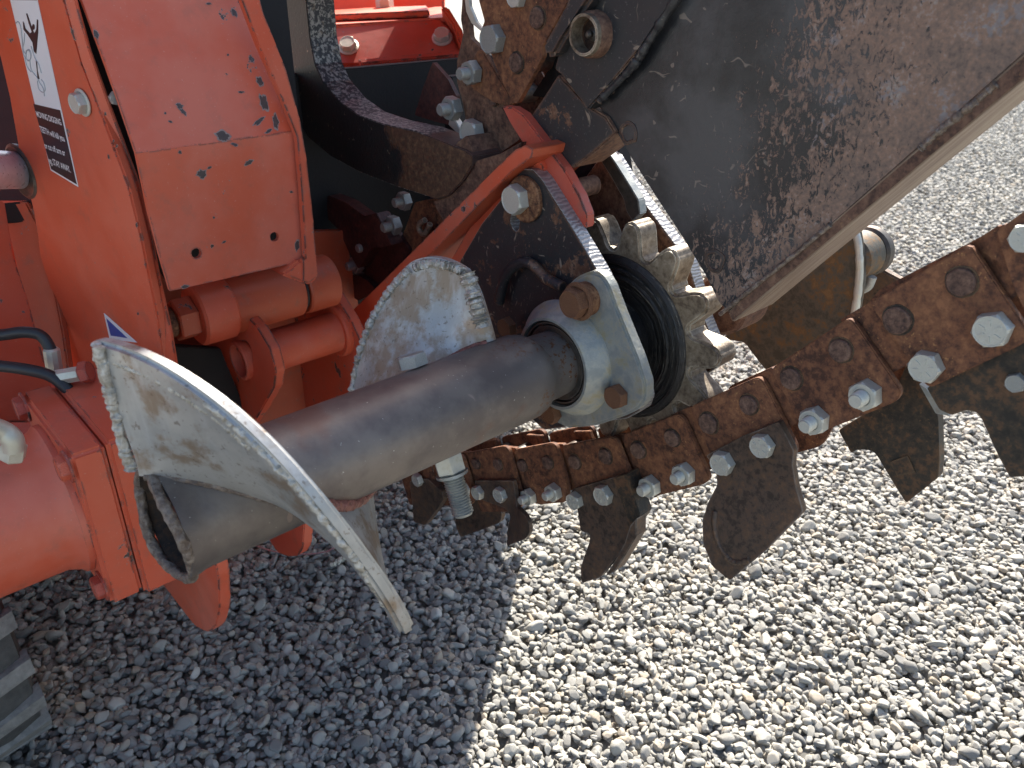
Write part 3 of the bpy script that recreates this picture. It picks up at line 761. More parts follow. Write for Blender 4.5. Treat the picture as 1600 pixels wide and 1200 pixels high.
plate('inner_dark_plate', [(250, 540), (345, 545), (400, 680), (400, 760), (240, 760)], PB(-.42), .012, 'void', T)  # near-black sheet stands for the dark void beside the linkage

# --- orange hood assembly far behind the chain, and the dark hollow under it
hd = P3((520, 100, 1.35), (720, 88, 1.35), (560, 40, 1.38))
hood = plate('rear_cover', [(500, 38), (690, 26), (708, 45), (722, 86), (560, 102), (500, 104)], hd, .05, 'orange_red', T, bev=.006)
ht = P3((520, 38, 1.38), (700, 27, 1.38), (530, 22, 1.52))
plate('rear_cover_top', [(495, 40), (700, 27), (692, 10), (500, 18)], ht, .01, 'orange', T, bev=.003)
plate('rear_cover_pad', [(500, 26), (668, 20), (672, 28), (505, 35)], ht, .01, 'orange', T, bev=.002, off=.012)
plate('rear_cover_lip', [(560, 99), (722, 84), (728, 92), (566, 106)], hd, .02, 'orange_red', T, bev=.002, off=.01)
plate('rear_cover_end', [(690, 24), (702, 24), (724, 60), (730, 90), (722, 88), (708, 50)], hd, .04, 'orange', T, bev=.003, off=.02)
bolt_px(545, 74, 13, hd, T, 'flange', 'fitting', off=.001); bolt_px(691, 60, 13, hd, T, 'flange', 'zinc', off=.001)
bolt_px(603, 22, 14, Plane(ht.at(603, 22), ht.n), T, 'nut', 'zinc', off=.012)
uph = P3((500, 0, 1.5), (700, 0, 1.5), (600, -40, 1.5))
plate('rear_upright', [(480, -60), (592, -60), (592, 18), (480, 22)], uph, .03, 'orange_chip', T, bev=.003)
plate('rear_upright', [(612, -60), (694, -60), (694, 22), (612, 22)], P3((500, 0, 1.56), (700, 0, 1.56), (600, -40, 1.56)), .03, 'orange', T, bev=.003)
bp = P3((440, 100, 1.46), (720, 90, 1.46), (600, 300, 1.36))
plate('dark_housing', [(410, 92), (735, 88), (735, 180), (700, 330), (560, 300), (490, 262), (470, 205), (410, 200)], bp, .06, 'dkpanel', T, bev=.01)
vp = P3((440, 200, 1.62), (720, 200, 1.62), (600, 480, 1.5))
plate('dark_housing', [(380, 120), (760, 120), (740, 520), (560, 490), (380, 500)], vp, .05, 'void', T)  # near-black sheet stands for the hollow's darkness
plate('orange_strut', [(412, -60), (430, -60), (440, 60), (452, 120), (436, 110), (412, 30)], P3((420, 0, 1.2), (440, 100, 1.2), (430, 0, 1.2)), .02, 'orange', T)
plate('mud_plate', [(470, 400), (535, 376), (546, 400), (550, 440), (552, 452), (540, 475), (490, 450)], P3((500, 400, 1.42), (550, 400, 1.42), (520, 470, 1.36)), .008, 'mud', T, r=3)
# --- scraping arm: curved black bar
arm = plate('curved_arm', [(404, -60), (412, 0), (428, 80), (446, 140), (462, 185), (482, 216), (516, 244), (560, 268), (615, 290), (683, 312), (700, 306), (722, 284), (738, 258), (738, 244), (728, 236), (700, 225), (650, 205), (600, 194), (560, 180), (530, 158), (505, 128), (492, 100), (484, 60), (478, 0), (472, -60)], PA(-.025), .042, 'arm', T, bev=.0012, side='speck')
plate('arm_mount', [(712, 224), (728, 212), (742, 252), (782, 240), (814, 222), (806, 250), (700, 360), (676, 316), (700, 306), (722, 284)], PA(-.030), .045, 'rustplate', T, bev=.001)
arm['label'] = 'curved black bar going rusty at its lower end'

# --- orange bracket (inverted V) and the black mounting plate
brace = plate('bracket_plate', [(546, 489), (590, 447), (640, 398), (692, 346), (740, 298), (790, 248), (805, 234), (820, 227), (833, 233), (830, 246), (800, 268), (750, 318), (700, 370), (650, 420), (606, 466), (586, 492), (570, 520), (552, 512)], PA(-.005), .12, 'orange_worn', T, bev=.0006, side='orange_dark')  # side faces darker: grime, with their weaker light put into the colour
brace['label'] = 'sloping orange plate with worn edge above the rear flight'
plate('bracket_plate', [(783, 166), (800, 168), (816, 178), (845, 216), (880, 262), (905, 306), (916, 335), (916, 356), (908, 357), (880, 318), (845, 266), (838, 246), (815, 222), (796, 192)], PA(-.038), .013, 'orange_red', T, bev=.0015)
plate('bracket_plate', [(820, 228), (838, 240), (850, 266), (835, 275), (800, 300), (740, 380), (700, 450), (690, 430), (760, 310), (800, 262)], PA(-.032), .010, 'orange', T)
mp = PA(-.022)
slot = [(798, 338), (800, 334), (806, 334), (811, 345), (810, 358), (806, 362), (801, 358), (797, 348)]
mplate = plate('mounting_plate', [(792, 300), (797, 276), (812, 264), (832, 265), (846, 280), (868, 315), (893, 355), (915, 392), (938, 432), (958, 478), (974, 522), (1001, 596), (1006, 625), (1000, 642), (980, 654), (850, 672), (740, 575), (700, 480), (716, 412), (752, 350)], mp, .018, 'black_worn', T, holes=[slot], bev=.0012, side='cut', r=3)
mplate['label'] = 'black mounting plate with flame cut bright edge'
lathe('rusty_washer', mp.at(823, 310), AX, [(0, 0), (0, .024), (.004, .0245), (.0055, .023), (.0055, 0)], 'rustbolt', T, 36, .04)
bolt_px(817, 309, 24, mp, T, 'hex', 'zinc', off=.0055, spin=.2)
# welded stop on the plate
# guard lip standing off the plate
tube('guard_lip', [mp.at(x, y) + AX * .010 for x, y in ((790, 470), (800, 430), (822, 408), (842, 410), (862, 430), (890, 445))], .006, 'black_worn', T, 8)

# --- bearing housing
hz = PA(.0)
bh = plate('bearing_housing', [(800, 560), (812, 520), (832, 500), (862, 486), (880, 452), (898, 434), (920, 424), (938, 428), (950, 446), (963, 482), (982, 528), (996, 562), (1008, 600), (1007, 626), (994, 642), (974, 651), (930, 666), (885, 670), (862, 658), (850, 630)], hz, .016, 'cast', T, bev=.003, r=7)
bh['label'] = 'cast four bolt bearing housing with dull zinc coat'
cB_ = W(0, 0, 0)
lathe('bearing_boss', cB_, AX, [(0, 0), (0, .063), (.003, .0625), (.008, .058), (.018, .052), (.021, .0495), (.021, .0465), (.012, .0460), (.012, 0)], 'cast', bh, 64)
lathe('bearing_ring', cB_, AX, [(.012, .0455), (.016, .0455), (.018, .044), (.018, .0425), (.013, .042), (.013, .0405), (.017, .040), (.017, .034)], 'dark_steel', bh, 64)
for x, y, r_ in ((968, 617, 20), (866, 643, 18), (790, 512, 17)):
    bolt_px(x, y, r_, hz, bh if x > 800 else T, 'hex', 'rustbolt', off=.001 if x > 800 else -.006)
pb = hz.at(918, 466)
bs = cyl('bolt_sleeve', pb - AX * .004, pb + AX * .012, .017, 'rustbolt', bh)
bolt(pb + AX * .012, .0155, AX, bh, 'flange', 'rustbolt', spin=.5)

# --- sprocket with its greasy drum
def sprocket():
    NTH = 14; prof = []
    c = W(-.094, 0, 0)
    ph0 = math.atan2(*(PA(-.09).at(1112, 467) - W(-.09, 0, 0)).dot(ZX).__class__ and ((PA(-.09).at(1112, 467) - W(-.09, 0, 0)).dot(ZX), (PA(-.09).at(1112, 467) - W(-.09, 0, 0)).dot(BX)))
    shape = [(-.5, .0985), (-.44, .0990), (-.38, .1015), (-.33, .1070), (-.28, .1145), (-.23, .1220), (-.17, .1285), (-.09, .1325), (0, .1332), (.09, .1325), (.17, .1285), (.23, .1220), (.28, .1145), (.33, .1070), (.38, .1015), (.44, .0990)]
    for k in range(NTH):
        w = random.uniform(.985, 1.012)
        for t, r in shape:
            th = ph0 + (k + t) * 2 * math.pi / NTH
            rr = r * (w if r > .11 else 1)
            prof.append((rr * math.cos(th), rr * math.sin(th)))
    root = [W(-.080, b, z) for b, z in prof]
    bm = solid([root], AX, .030, .0035, 3)
    sp_ = finish(bm, 'sprocket', 'sprocket', T, True, 40)
    sp_['label'] = 'worn tan chain sprocket with rounded teeth'
    prof = [(.0, 0), (.0, .062), (.0015, .066), (.0025, .068), (.0025, .071), (.0005, .0725), (.0005, .075), (.003, .0765), (.003, .0795), (.001, .081), (.001, .0835), (.0035, .085), (.0035, .0885), (.002, .0910), (-.001, .0935), (-.006, .0945), (-.012, 0)]
    lathe('greasy_drum', W(-.079, 0, 0), AX, prof, 'grease', sp_, 72, .006)
    cyl('drive_shaft', W(-.12, 0, 0), W(-.02, 0, 0), .045, 'grease', sp_)
sprocket()

# --- far guard plate with bright flame-cut edge, spacer pin, rusty roller end
plate('guard_plate', [(880, 330), (905, 290), (925, 262), (944, 236), (957, 246), (982, 286), (1020, 337), (1056, 385), (1074, 410), (1086, 450), (1100, 500), (1112, 530), (1126, 552), (1120, 574), (1096, 590), (1050, 600), (940, 560)], PA(-.135), .018, 'rustplate', T, bev=.0015, side='cut')['label'] = 'rear guard plate with bright cut edge behind the sprocket'
plate('steel_strip', [(935, 246), (946, 233), (960, 252), (984, 290), (997, 312), (1000, 334), (988, 346), (978, 330), (974, 312), (955, 278)], PA(-.112), .012, 'dark_steel', T, bev=.001, side='zinc_dull')
pp = PA(-.10).at(930, 288); cyl('spacer_pin', pp - AX * .0, pp + AX * .055, .0105, 'rustplate', T)
plate('inner_dark_plate', [(820, 170), (960, 190), (980, 330), (1000, 420), (880, 420), (820, 300)], PA(-.155), .02, 'void', T)  # near-black sheet, the dark interior put into its colour
rr_ = PA(-.17).at(1122, 478); cyl('roller_end', rr_ - AX * .05, rr_, .034, 'rustplate', T, .004)

# --- tyre at the bottom left corner: ribbed tread wheel standing on the gravel
def wheel():
    wc = W(.612, -.545, GZ + .20); ax = AX.copy()
    w = lathe('wheel', wc, ax, [(-.10, 0), (-.10, .12), (-.10, .17), (-.095, .19), (-.06, .20), (.06, .20), (.095, .19), (.10, .17), (.10, .12), (.10, 0)], 'tyre', T, 64)
    w['label'] = 'dusty rubber tyre at the lower left'
    for k in range(20):
        t = 2 * math.pi * k / 20; bm = bmesh.new(); vs = []
        for h, r0, r1, sh in ((-.104, .180, .200, .05), (-.0, .195, .213, .0), (.104, .180, .200, -.05)):
            row = []
            for dt, rr in ((-.09, r0), (-.075, r1), (.03, r1), (.05, r0)):
                a = t + dt + sh * 2
                u = ZX; v = ax.cross(u)
                row.append(bm.verts.new(wc + ax * h + (u * math.cos(a) + v * math.sin(a)) * rr))
            vs.append(row)
        for A_, B_ in zip(vs, vs[1:]):
            for i in range(4): bm.faces.new((A_[i], A_[(i + 1) % 4], B_[(i + 1) % 4], B_[i]))
        bm.faces.new(vs[0]); bm.faces.new(vs[-1])
        finish(bm, 'tread_lug', 'tyre_lug', w)
wheel()

# --- added to throw the shade: walls behind the chain, tall unseen cover, low chassis
def wall(name, ab, b, mat, th=.02):
    L = [W(a, b, GZ + z) for a, z in ab]
    n = BX
    finish(solid([L], n, th, .002), name, mat, T)
wall('shade_wall_chain', [(-.17, .22), (-.40, .22), (-.455, .45), (-.495, .72), (-.50, .80), (-.17, .80)], -.40, 'void')  # added blocker, slanted edge sets the ground shadow's border
wall('shade_cover', [(.75, .93), (-.25, .93), (-.53, .93), (-.575, 1.1), (-.64, 1.45), (-.62, 1.56), (.75, 1.56)], -.42, 'orange', .35)  # unseen blocker above the view, keeps the sun off the auger
wall('shade_wall_rear', [(-.60, .08), (-.2, .10), (.32, .13), (.32, .80), (-.60, .80)], -.56, 'void')  # added blocker, closes sun leaks on the ground
box('side_post', .40, .72, -.77, -.62, GZ + .30, GZ + .93, 'orange', T, .006)
box('shade_chassis', -.80, .75, -1.5, -.80, GZ + .12, GZ + .60, 'orange_dark', T, .01)  # added body block, widened to shade the ground behind

# ================================================================== DIGGING BOOM
boom = thing('digging_boom', 'black digging boom with worn rusty side plate, rising to the upper right', 'digging boom', W(-.08, .15, GZ))
ROOT = boom
ba = PA(-.055)
plate('side_plate', [(1080, -80), (1052, 0), (1020, 45), (1000, 78), (975, 110), (948, 135), (930, 158), (950, 190), (964, 209), (990, 255), (1022, 305), (1062, 366), (1100, 428), (1122, 472), (1138, 490), (1150, 486), (1236, 405), (1300, 352), (1450, 220), (1602, 85), (1780, -70)], ba, .012, 'boom', boom, bev=.0015)
plate('wear_rail', [(1139, 487), (1176, 450), (1236, 402), (1298, 351), (1450, 220), (1602, 85), (1780, -75), (1840, -40), (1602, 124), (1462, 240), (1325, 354), (1230, 432), (1146, 503)], ba, .066, 'rustplate', boom, bev=.0012, side='wear', off=.002)['label'] = 'rusty lower rail with bare worn underside'
tube('weld_bead', [ba.at(x, y) + AX * .003 for x, y in ((1128, 490), (1180, 448), (1240, 400), (1300, 350))], .0022, 'weld_dark', boom, 8, 8, .2)
tube('weld_bead', [ba.at(x, y) + AX * .002 for x, y in ((1440, 232), (1470, 204), (1500, 180), (1530, 156), (1560, 130))], .0026, 'weld_dark', boom, 8, 10, .35)
hpz = PA(-.042)
head = plate('head_plate', [(935, -60), (924, 0), (872, 84), (866, 108), (878, 118), (918, 172), (930, 158), (962, 122), (1000, 76), (1024, 40), (1052, 0), (1080, -60)], hpz, .016, 'black', boom, bev=.0015)
tube('weld_bead', [hpz.at(x, y) - AX * .004 for x, y in ((1056, -10), (1022, 44), (1002, 76), (984, 104), (958, 132), (932, 158))], .0042, 'black', boom, 8, 10, .25)
plate('edge_rail', [(905, -60), (880, 10), (858, 50), (846, 70), (850, 90), (866, 88), (880, 62), (925, -5), (945, -60)], PA(-.028), .02, 'black', boom, bev=.004)
hb = plate('head_block', [(872, 116), (850, 150), (826, 186), (830, 198), (850, 230), (872, 262), (896, 262), (926, 240), (962, 208), (946, 182), (918, 165), (895, 140)], PA(-.05), .045, 'black_worn', boom, bev=.0015, side='rustplate')
rc_ = hpz.at(931, 53)
lathe('fitting_ring', rc_ - AX * .004, AX, [(0, .021), (.014, .020), (.0165, .0185), (.0165, .0155), (.004, .0148), (.004, 0)], 'rustplate', boom, 36, .02)
lathe('fitting_ring', rc_ - AX * .002, AX, [(0, .0195), (.0155, .0185), (.0187, .0178), (.0187, .0153), (.0045, .0148)], 'sprocket', boom, 36, .02)
lathe('grease_nipple', rc_, AX, [(0, .006), (.004, .006), (.006, .003), (.010, .0035), (.012, .002), (.0125, 0)], 'dark_steel', boom, 16)
for x, y in ((983, 208), (1117, 407)):
    lathe('plug_weld', ba.at(x, y), AX, [(-.002, .012), (.001, .011), (.0015, .008), (-.0015, .0065), (-.0025, .004), (-.001, 0)], 'black_worn', boom, 20, .25, seed=x)
# upper side plate of the boom, near-black for the dark opening behind the chain
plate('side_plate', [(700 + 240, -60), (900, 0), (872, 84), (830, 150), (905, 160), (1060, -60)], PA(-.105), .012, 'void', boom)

# ================================================================== AUGERS
KH, A0 = .00098, .335
def HP(r, ph, a=None):
    t = rad(ph); aa = A0 + KH * ph if a is None else a
    return W(aa, r * math.cos(t), r * math.sin(t))
def flight(name, phis, rin, rout, th, parent, mat='flight', lean=0.0, nr=12):
    """helicoid ribbon of thickness th; rout(t) outer radius, skew(t,r) phi offset"""
    bm = bmesh.new(); top = []; bot = []
    n = len(phis)
    for i, (p_in, p_out) in enumerate(phis):
        t = i / (n - 1); R1 = rout(t); rt = []; rb = []
        for k in range(nr + 1):
            s = k / nr; r = rin + (R1 - rin) * s; ph = p_in + (p_out - p_in) * s ** 2.1
            base = A0 + KH * ph + lean * (r - rin)
            wv = .0012 * noise.noise(Vector((ph * .03, r * 30, 0)))
            rt.append(bm.verts.new(HP(r, ph, base + th / 2 + wv))); rb.append(bm.verts.new(HP(r, ph, base - th / 2 + wv)))
        top.append(rt); bot.append(rb)
    for i in range(n - 1):
        for k in range(nr):
            bm.faces.new((top[i][k], top[i][k + 1], top[i + 1][k + 1], top[i + 1][k]))
            bm.faces.new((bot[i][k], bot[i + 1][k], bot[i + 1][k + 1], bot[i][k + 1]))
        bm.faces.new((top[i][nr], bot[i][nr], bot[i + 1][nr], top[i + 1][nr]))
        bm.faces.new((top[i][0], top[i + 1][0], bot[i + 1][0], bot[i][0]))
    for i in (0, n - 1):
        for k in range(nr): bm.faces.new((top[i][k], bot[i][k], bot[i][k + 1], top[i][k + 1]))
    bmesh.ops.recalc_face_normals(bm, faces=bm.faces)
    es = [e for e in bm.edges if len(e.link_faces) == 2 and e.calc_face_angle(0) > rad(50)]
    bmesh.ops.bevel(bm, geom=es, offset=th * .3, segments=3, affect='EDGES', clamp_overlap=True)
    return finish(bm, name, mat, parent, True, 50)
aug = thing('auger', 'bare steel auger with bright spiral flights, in front of the chain', 'auger', W(.2, 0, GZ), 'augers on either side of the digging chain')
ROOT = aug
lathe('tube_shaft', W(0, 0, 0), AX, [(.016, 0), (.016, .034), (.047, .0352), (.052, .0385), (.058, .0418), (.066, .0436), (.075, .0438), (.40, .0438), (.406, .044), (.414, .046), (.420, .0465), (.4205, .043)], 'tube', aug, 96, .008, 50)
lathe('bore', W(0, 0, 0), AX, [(.4205, .0432), (.41, .0395), (.30, .039), (.30, 0)], 'bore', aug, 64, .01, 50)
# crushed rim at the free end
rim = [HP(.0445 * (1 + .05 * math.sin(3 * t) + .03 * math.sin(5 * t)), math.degrees(t), .421 + .004 * math.sin(2 * t)) for t in np.linspace(0, 2 * math.pi, 25)]
tube('crushed_rim', rim, .0042, 'weld_dark', aug, 8, 4, .12)
NP = 46
f1 = flight('spiral_flight', [(92 + (-88 - 92) * t, 97 + (-27 - 97) * t) for t in np.linspace(0, 1, NP)], .0425, lambda t: .147 + .002 * math.sin(5 * t) + .018 * max(0, t - .75) / .25, .0125, aug)
f1['label'] = 'large bright flight at the free end'
f2 = flight('spiral_flight', [(-130 - 122 * t, -150 - 97 * t) for t in np.linspace(0, 1, NP)], .0425, lambda t: .147 - .031 * max(0, (t - .76) / .24) ** 1.8, .0105, aug, 'flight_brown')
f2['label'] = 'bright flight next to the bearing'
def rimweld(ph0, ph1, r, w, name='hard_facing', n=40, side=1, mat='weld'):
    pts = []
    for t in np.linspace(0, 1, n):
        ph = ph0 + (ph1 - ph0) * t; rr = r(t) if callable(r) else r
        pts.append(HP(rr, ph, A0 + KH * ph + side * .0045 + random.uniform(-.0006, .0006)))
    tube(name, pts, w, mat, aug, 8, 3, .3)
rimweld(97, 45, .134, .0022); rimweld(60, -18, .143, .0028)
rimweld(-160, -224, .141, .0042); rimweld(-226, -246, lambda t: .139 - .023 * t ** 1.5, .0042)
for q_ in range(2): tube('hard_facing', [HP(r, 96.5 - q_ * 2.5 - (r - .044) * 20 + random.uniform(-.6, .6), A0 + KH * 96 + .0035 + random.uniform(-.0008, .0008)) for r in np.linspace(.05, .146, 30)], .0038, 'weld', aug, 8, 2, .28)
tube('hard_facing', [HP(r, -247 - (.13 - r) * 40, A0 - KH * 247 + .003) for r in np.linspace(.06, .113, 14)], .0075, 'weld', aug, 8, 3, .35)
# fillet welds where the flights meet the tube
for p0, p1, mt in ((88, -88, 'weld_dark'), (-132, -250, 'weld_red')):
    tube('fillet_weld', [HP(.0442, p, A0 + KH * p + .005) for p in np.linspace(p0, p1, 50)], .0028, mt, aug, 8, 2, .12)
tube('fillet_weld', [HP(.0445, p, A0 + KH * p - .007) for p in np.linspace(20, -88, 40)], .0062, 'weld_red', aug, 8, 2, .12)
# through bolt: flat nut above the tube, hexagon and thread below
up = (PA(.17).at(632, 573) - W(.17, 0, 0)); ub = W(.17, 0, 0)
bx = Plane(W(.17, 0, 0), BX)
nb_ = HP(.046, 122, .175); bolt(nb_, .0145, HP(1, 112, 0) - W(0, 0, 0), aug, 'hex', 'zinc_dull', 'bolt', spin=.1)
q0 = pxd(697, 708, .86); q1 = pxd(724, 802, .872)
dd = (q1 - q0).normalized()
nut_ = cyl('nut', q0 - dd * .006, q0 + dd * .022, .0165, 'zinc', aug, .002, 6)
lathe('washer', q0 + dd * .022, dd, [(0, 0), (0, .0175), (.003, .0175), (.003, 0)], 'zinc_dull', nut_, 28)
thr = [(.02, 0)]
k_ = .02
while k_ < (q1 - q0).length: thr += [(k_, .0116), (k_ + .0015, .0098)]; k_ += .003
lathe('threaded_rod', q0, dd, thr + [(k_, .0095), (k_, 0)], 'zinc_dull', nut_, 24, ang=80)

far = thing('auger', 'dirty far auger flight and tube end showing below the boom', 'auger', W(-.35, .1, GZ), 'augers on either side of the digging chain')
ROOT = far
fp = PA(-.30)
plate('spiral_flight', [(1130, 530), (1150, 500), (1200, 440), (1280, 380), (1318, 330), (1338, 360), (1345, 400), (1346, 440), (1338, 490), (1320, 560), (1250, 620), (1215, 600), (1186, 566), (1163, 535)], fp, .012, 'far_plate', far, bev=.002, r=6)
tube('flight_rim', [fp.at(x, y) for x, y in ((1330, 350), (1340, 375), (1343, 410), (1342, 440), (1337, 480), (1328, 520))], .0045, 'zinc', far, 8, 6, .1)
tc_ = PA(-.34).at(1343, 398)
cyl('tube_shaft', tc_ + AX * .03, tc_ - AX * .012, .027, 'far_plate', far, .004)
cyl('tube_end', tc_ - AX * .012, tc_ - AX * .028, .029, 'dark_steel', far, .003)
plate('spiral_flight', [(1338, 440), (1366, 414), (1390, 428), (1425, 446), (1400, 500), (1320, 520)], PA(-.40), .012, 'tooth', far, bev=.002)
tube('fillet_weld', [PA(-.33).at(x, y) for x, y in ((1345, 452), (1356, 446), (1362, 432))], .006, 'zinc_dull', far, 8, 5)

# ================================================================== DIGGING CHAIN
ch = thing('digging_chain', 'rusty digging chain with bolted cutting teeth hanging slack around the sprocket', 'digging chain', W(-.09, .1, GZ))
ROOT = ch
NEAR = .064                                                # width between the two rows of side plates
def side_bar(q, a, rivets=(), r=6, mat='chain', th=.0065, far_row=True, name='side_plate'):
    pl = PA(a); o = plate(name, q, pl, th, mat, ch, bev=.0011, r=r)
    for x, y, rr in rivets:
        c = pl.at(x, y); d = (c - CC).dot(CF); R_ = rr * d / FPX
        lathe('rivet_seat', c, AX, [(-.001, 0), (-.001, R_ * 1.16), (.0005, R_ * 1.14), (.0005, 0)], 'tooth_black', o, 20, .06, seed=x)
        lathe('rivet', c, AX, [(-.001, 0), (-.001, R_), (.0030, R_ * .98), (.0040, R_ * .88), (.0040, 0)], 'rivet', o, 20, .05, seed=x)
        cyl('pin', c - AX * th, c - AX * (NEAR - .002), R_ * 1.15, 'dark_steel', o, n=16) if far_row else None
    if far_row:                                            # matching plate of the far row
        loops = [pl.at(x, y) - AX * NEAR for x, y in rnd(q, r)]
        bm = solid([loops], AX, th, .0011); finish(bm, name, mat, ch)
    return o
def inner_bar(q, a):
    pl = PA(a - .008); o = plate('inner_plate', q, pl, .006, 'chain', ch, bev=.0008, r=3)
    bm = solid([[pl.at(x, y) - AX * (NEAR - .018) for x, y in q]], AX, .006, .0008); finish(bm, 'inner_plate', 'chain', ch)
def aa(x):                                                 # the slack part swings out slightly towards the viewer
    return -.07 + .045 * min(1, max(0, (1030 - x) / 380.)) ** 1.2
Z_ = [(1557, 361), (1612, 322), (1720, 240), (1780, 380), (1600, 484), (1580, 440)]
A_ = [(1357, 473), (1515, 381), (1608, 520), (1600, 537), (1450, 608)]
B_ = [(1203, 577), (1325, 497), (1336, 505), (1409, 612), (1400, 628), (1262, 684)]
C_ = [(1077, 636), (1183, 589), (1193, 596), (1246, 702), (1228, 735), (1130, 760), (1118, 730)]
D_ = [(969, 681), (1057, 647), (1068, 655), (1109, 748), (1100, 757), (1018, 777), (1003, 770)]
E_ = [(876, 697), (954, 682), (963, 688), (999, 776), (985, 790), (912, 800)]
F_ = [(802, 703), (862, 692), (869, 697), (888, 762), (884, 785), (840, 789), (816, 778)]
G_ = [(729, 708), (787, 697), (794, 702), (817, 786), (806, 800), (750, 800)]
H_ = [(672, 716), (716, 710), (722, 714), (742, 776), (735, 790), (690, 790)]
I_ = [(620, 724), (664, 716), (682, 766), (676, 785), (640, 790)]
side_bar(Z_, -.07, [(1640, 400, 20)])
side_bar(A_, -.07, [(1403, 500, 22), (1503, 440, 23)], 12)
side_bar(B_, -.07, [(1237, 591, 18), (1314, 547, 19)], 11)
side_bar(C_, -.07, [(1108, 661, 17), (1171, 632, 16)], 10)
side_bar(D_, -.07, [(998, 703, 14), (1051, 684, 14)], 8)
side_bar(E_, aa(920), [(899, 721, 12), (947, 712, 13)], 7)
side_bar(F_, aa(845), [(817, 727, 10), (857, 722, 11)], 6)
side_bar(G_, aa(770), [(745, 724, 9), (779, 725, 10)], 5)
side_bar(H_, aa(700), [], 4)
side_bar(I_, aa(650), [], 4)
inner_bar([(1312, 500), (1356, 474), (1375, 452), (1540, 366), (1570, 350), (1625, 440), (1560, 480), (1440, 560), (1395, 582), (1370, 560)], -.07)
inner_bar([(1515, 381), (1560, 352), (1608, 440), (1570, 470)], -.07)
inner_bar([(1172, 592), (1206, 574), (1255, 655), (1228, 672)], -.07)
inner_bar([(1050, 648), (1080, 634), (1116, 706), (1090, 720)], -.07)
inner_bar([(945, 684), (972, 678), (1006, 756), (980, 768)], -.07)
inner_bar([(855, 694), (880, 694), (906, 762), (880, 770)], aa(870))
inner_bar([(782, 698), (806, 700), (824, 772), (800, 776)], aa(790))
inner_bar([(712, 709), (733, 706), (752, 780), (730, 782)], aa(720))
# bolts and nuts through the lower holes
pl7 = PA(-.07)
for x, y, r_, k in ((1555, 512, 29, 'bolt'), (1451, 570, 26, 'bolt'), (1357, 614, 25, 'nut'), (1277, 654, 23, 'nut'), (1073, 738, 19, 'nut'), (1020, 757, 18, 'nut'), (1606, 370, 24, 'bolt')):
    bolt_px(x, y, r_, pl7, ch, k, 'zinc', off=.0005)
for x, y, r_, k in ((869, 767, 15, 'nut'), (830, 774, 14, 'nut')):
    bolt_px(x, y, r_, PA(aa(845)), ch, k, 'zinc', off=.0005)

# --- cutting teeth
def tooth(name, pts, a, th, mat, side_=None, bolts=(), lift=0.0, label=None, r=4, bend=None):
    """cup tooth: plate on plane a, outer part curved away from the plate plane"""
    pl = PA(a); P = rnd(pts, r, 3)
    loops = [pl.at(x, y) for x, y in P]
    bm = solid([loops], AX, th, 0)
    if bend:                                              # (origin px, direction px, amount)
        (x0, y0), (x1, y1), k = bend
        bmesh.ops.triangulate(bm, faces=bm.faces)
        bmesh.ops.subdivide_edges(bm, edges=[e for e in bm.edges], cuts=3, use_grid_fill=True)
        o_ = pl.at(x0, y0); d_ = pl.at(x1, y1) - o_; L = d_.length; d_.normalize()
        for v in bm.verts:
            s = max(0, (v.co - o_).dot(d_) / L); v.co += AX * k * (s * s * (3 - 2 * s) if s < 1 else 1 + (s - 1) * .8)
    o = finish(bm, name, mat, ch, bool(bend), 40)
    for x, y, rr, kd, mt in bolts: bolt_px(x, y, rr, pl, o, kd, mt, off=.0005)
    if label: o['label'] = label
    return o
tooth('cutting_tooth', [(1103, 712), (1160, 682), (1217, 659), (1240, 704), (1238, 728), (1244, 762), (1258, 798), (1210, 850), (1160, 892), (1134, 872), (1116, 838), (1110, 806), (1114, 780), (1124, 756), (1119, 730)], -.062, .007, 'tooth',
      bolts=((1195, 694, 20, 'bolt', 'zinc'), (1133, 721, 20, 'bolt', 'zinc')), label='broad curved cup tooth', bend=((1175, 725), (1180, 900), .022))
o_ = PA(-.062).at(1175, 725); d_ = PA(-.062).at(1180, 900) - o_; L_ = []
for x, y in ((1126, 792), (1129, 815), (1138, 838), (1152, 856), (1168, 866), (1188, 862)):
    p_ = PA(-.062).at(x, y); s_ = max(0, (p_ - o_).dot(d_.normalized()) / d_.length)
    L_.append(p_ + AX * (.022 * (s_ * s_ * (3 - 2 * s_)) - .0012))
tube('hard_facing', L_, .0034, 'tooth', ch, 8, 8, .22)
# near side tooth of the middle link with turned flange
t2 = tooth('cutting_tooth', [(893, 765), (972, 742), (985, 780), (990, 812), (984, 830), (972, 862), (948, 896), (920, 904), (917, 882), (926, 842), (924, 832), (910, 828), (902, 795)], aa(920) + .008, .007, 'tooth',
      bolts=((947, 771, 17, 'bolt', 'zinc'), (902, 780, 15, 'bolt', 'zinc')), label='narrow tooth with stamped square', bend=((930, 800), (940, 905), .012))
plate('tooth_flange', [(957, 748), (978, 741), (1000, 806), (992, 818), (984, 822)], PA(aa(920) + .012), .022, 'tooth_black', t2, bev=.001)
plate('tooth_flange', [(984, 822), (994, 810), (994, 838), (962, 892), (945, 901), (958, 880), (975, 850)], PA(aa(920) + .018), .018, 'tooth', t2, bev=.001)
plate('stamp', [(927, 850), (946, 846), (941, 868), (924, 868)], PA(aa(920) + .0105), .001, 'tooth_black', t2, bev=0)
t3 = tooth('cutting_tooth', [(741, 751), (801, 751), (812, 790), (834, 796), (844, 806), (846, 822), (838, 832), (797, 850), (796, 826), (800, 806), (790, 794), (766, 786), (750, 780)], aa(770) + .008, .006, 'tooth',
      bolts=((750, 768, 12, 'bolt', 'zinc'), (785, 771, 13, 'bolt', 'zinc')), bend=((790, 790), (840, 840), .02))
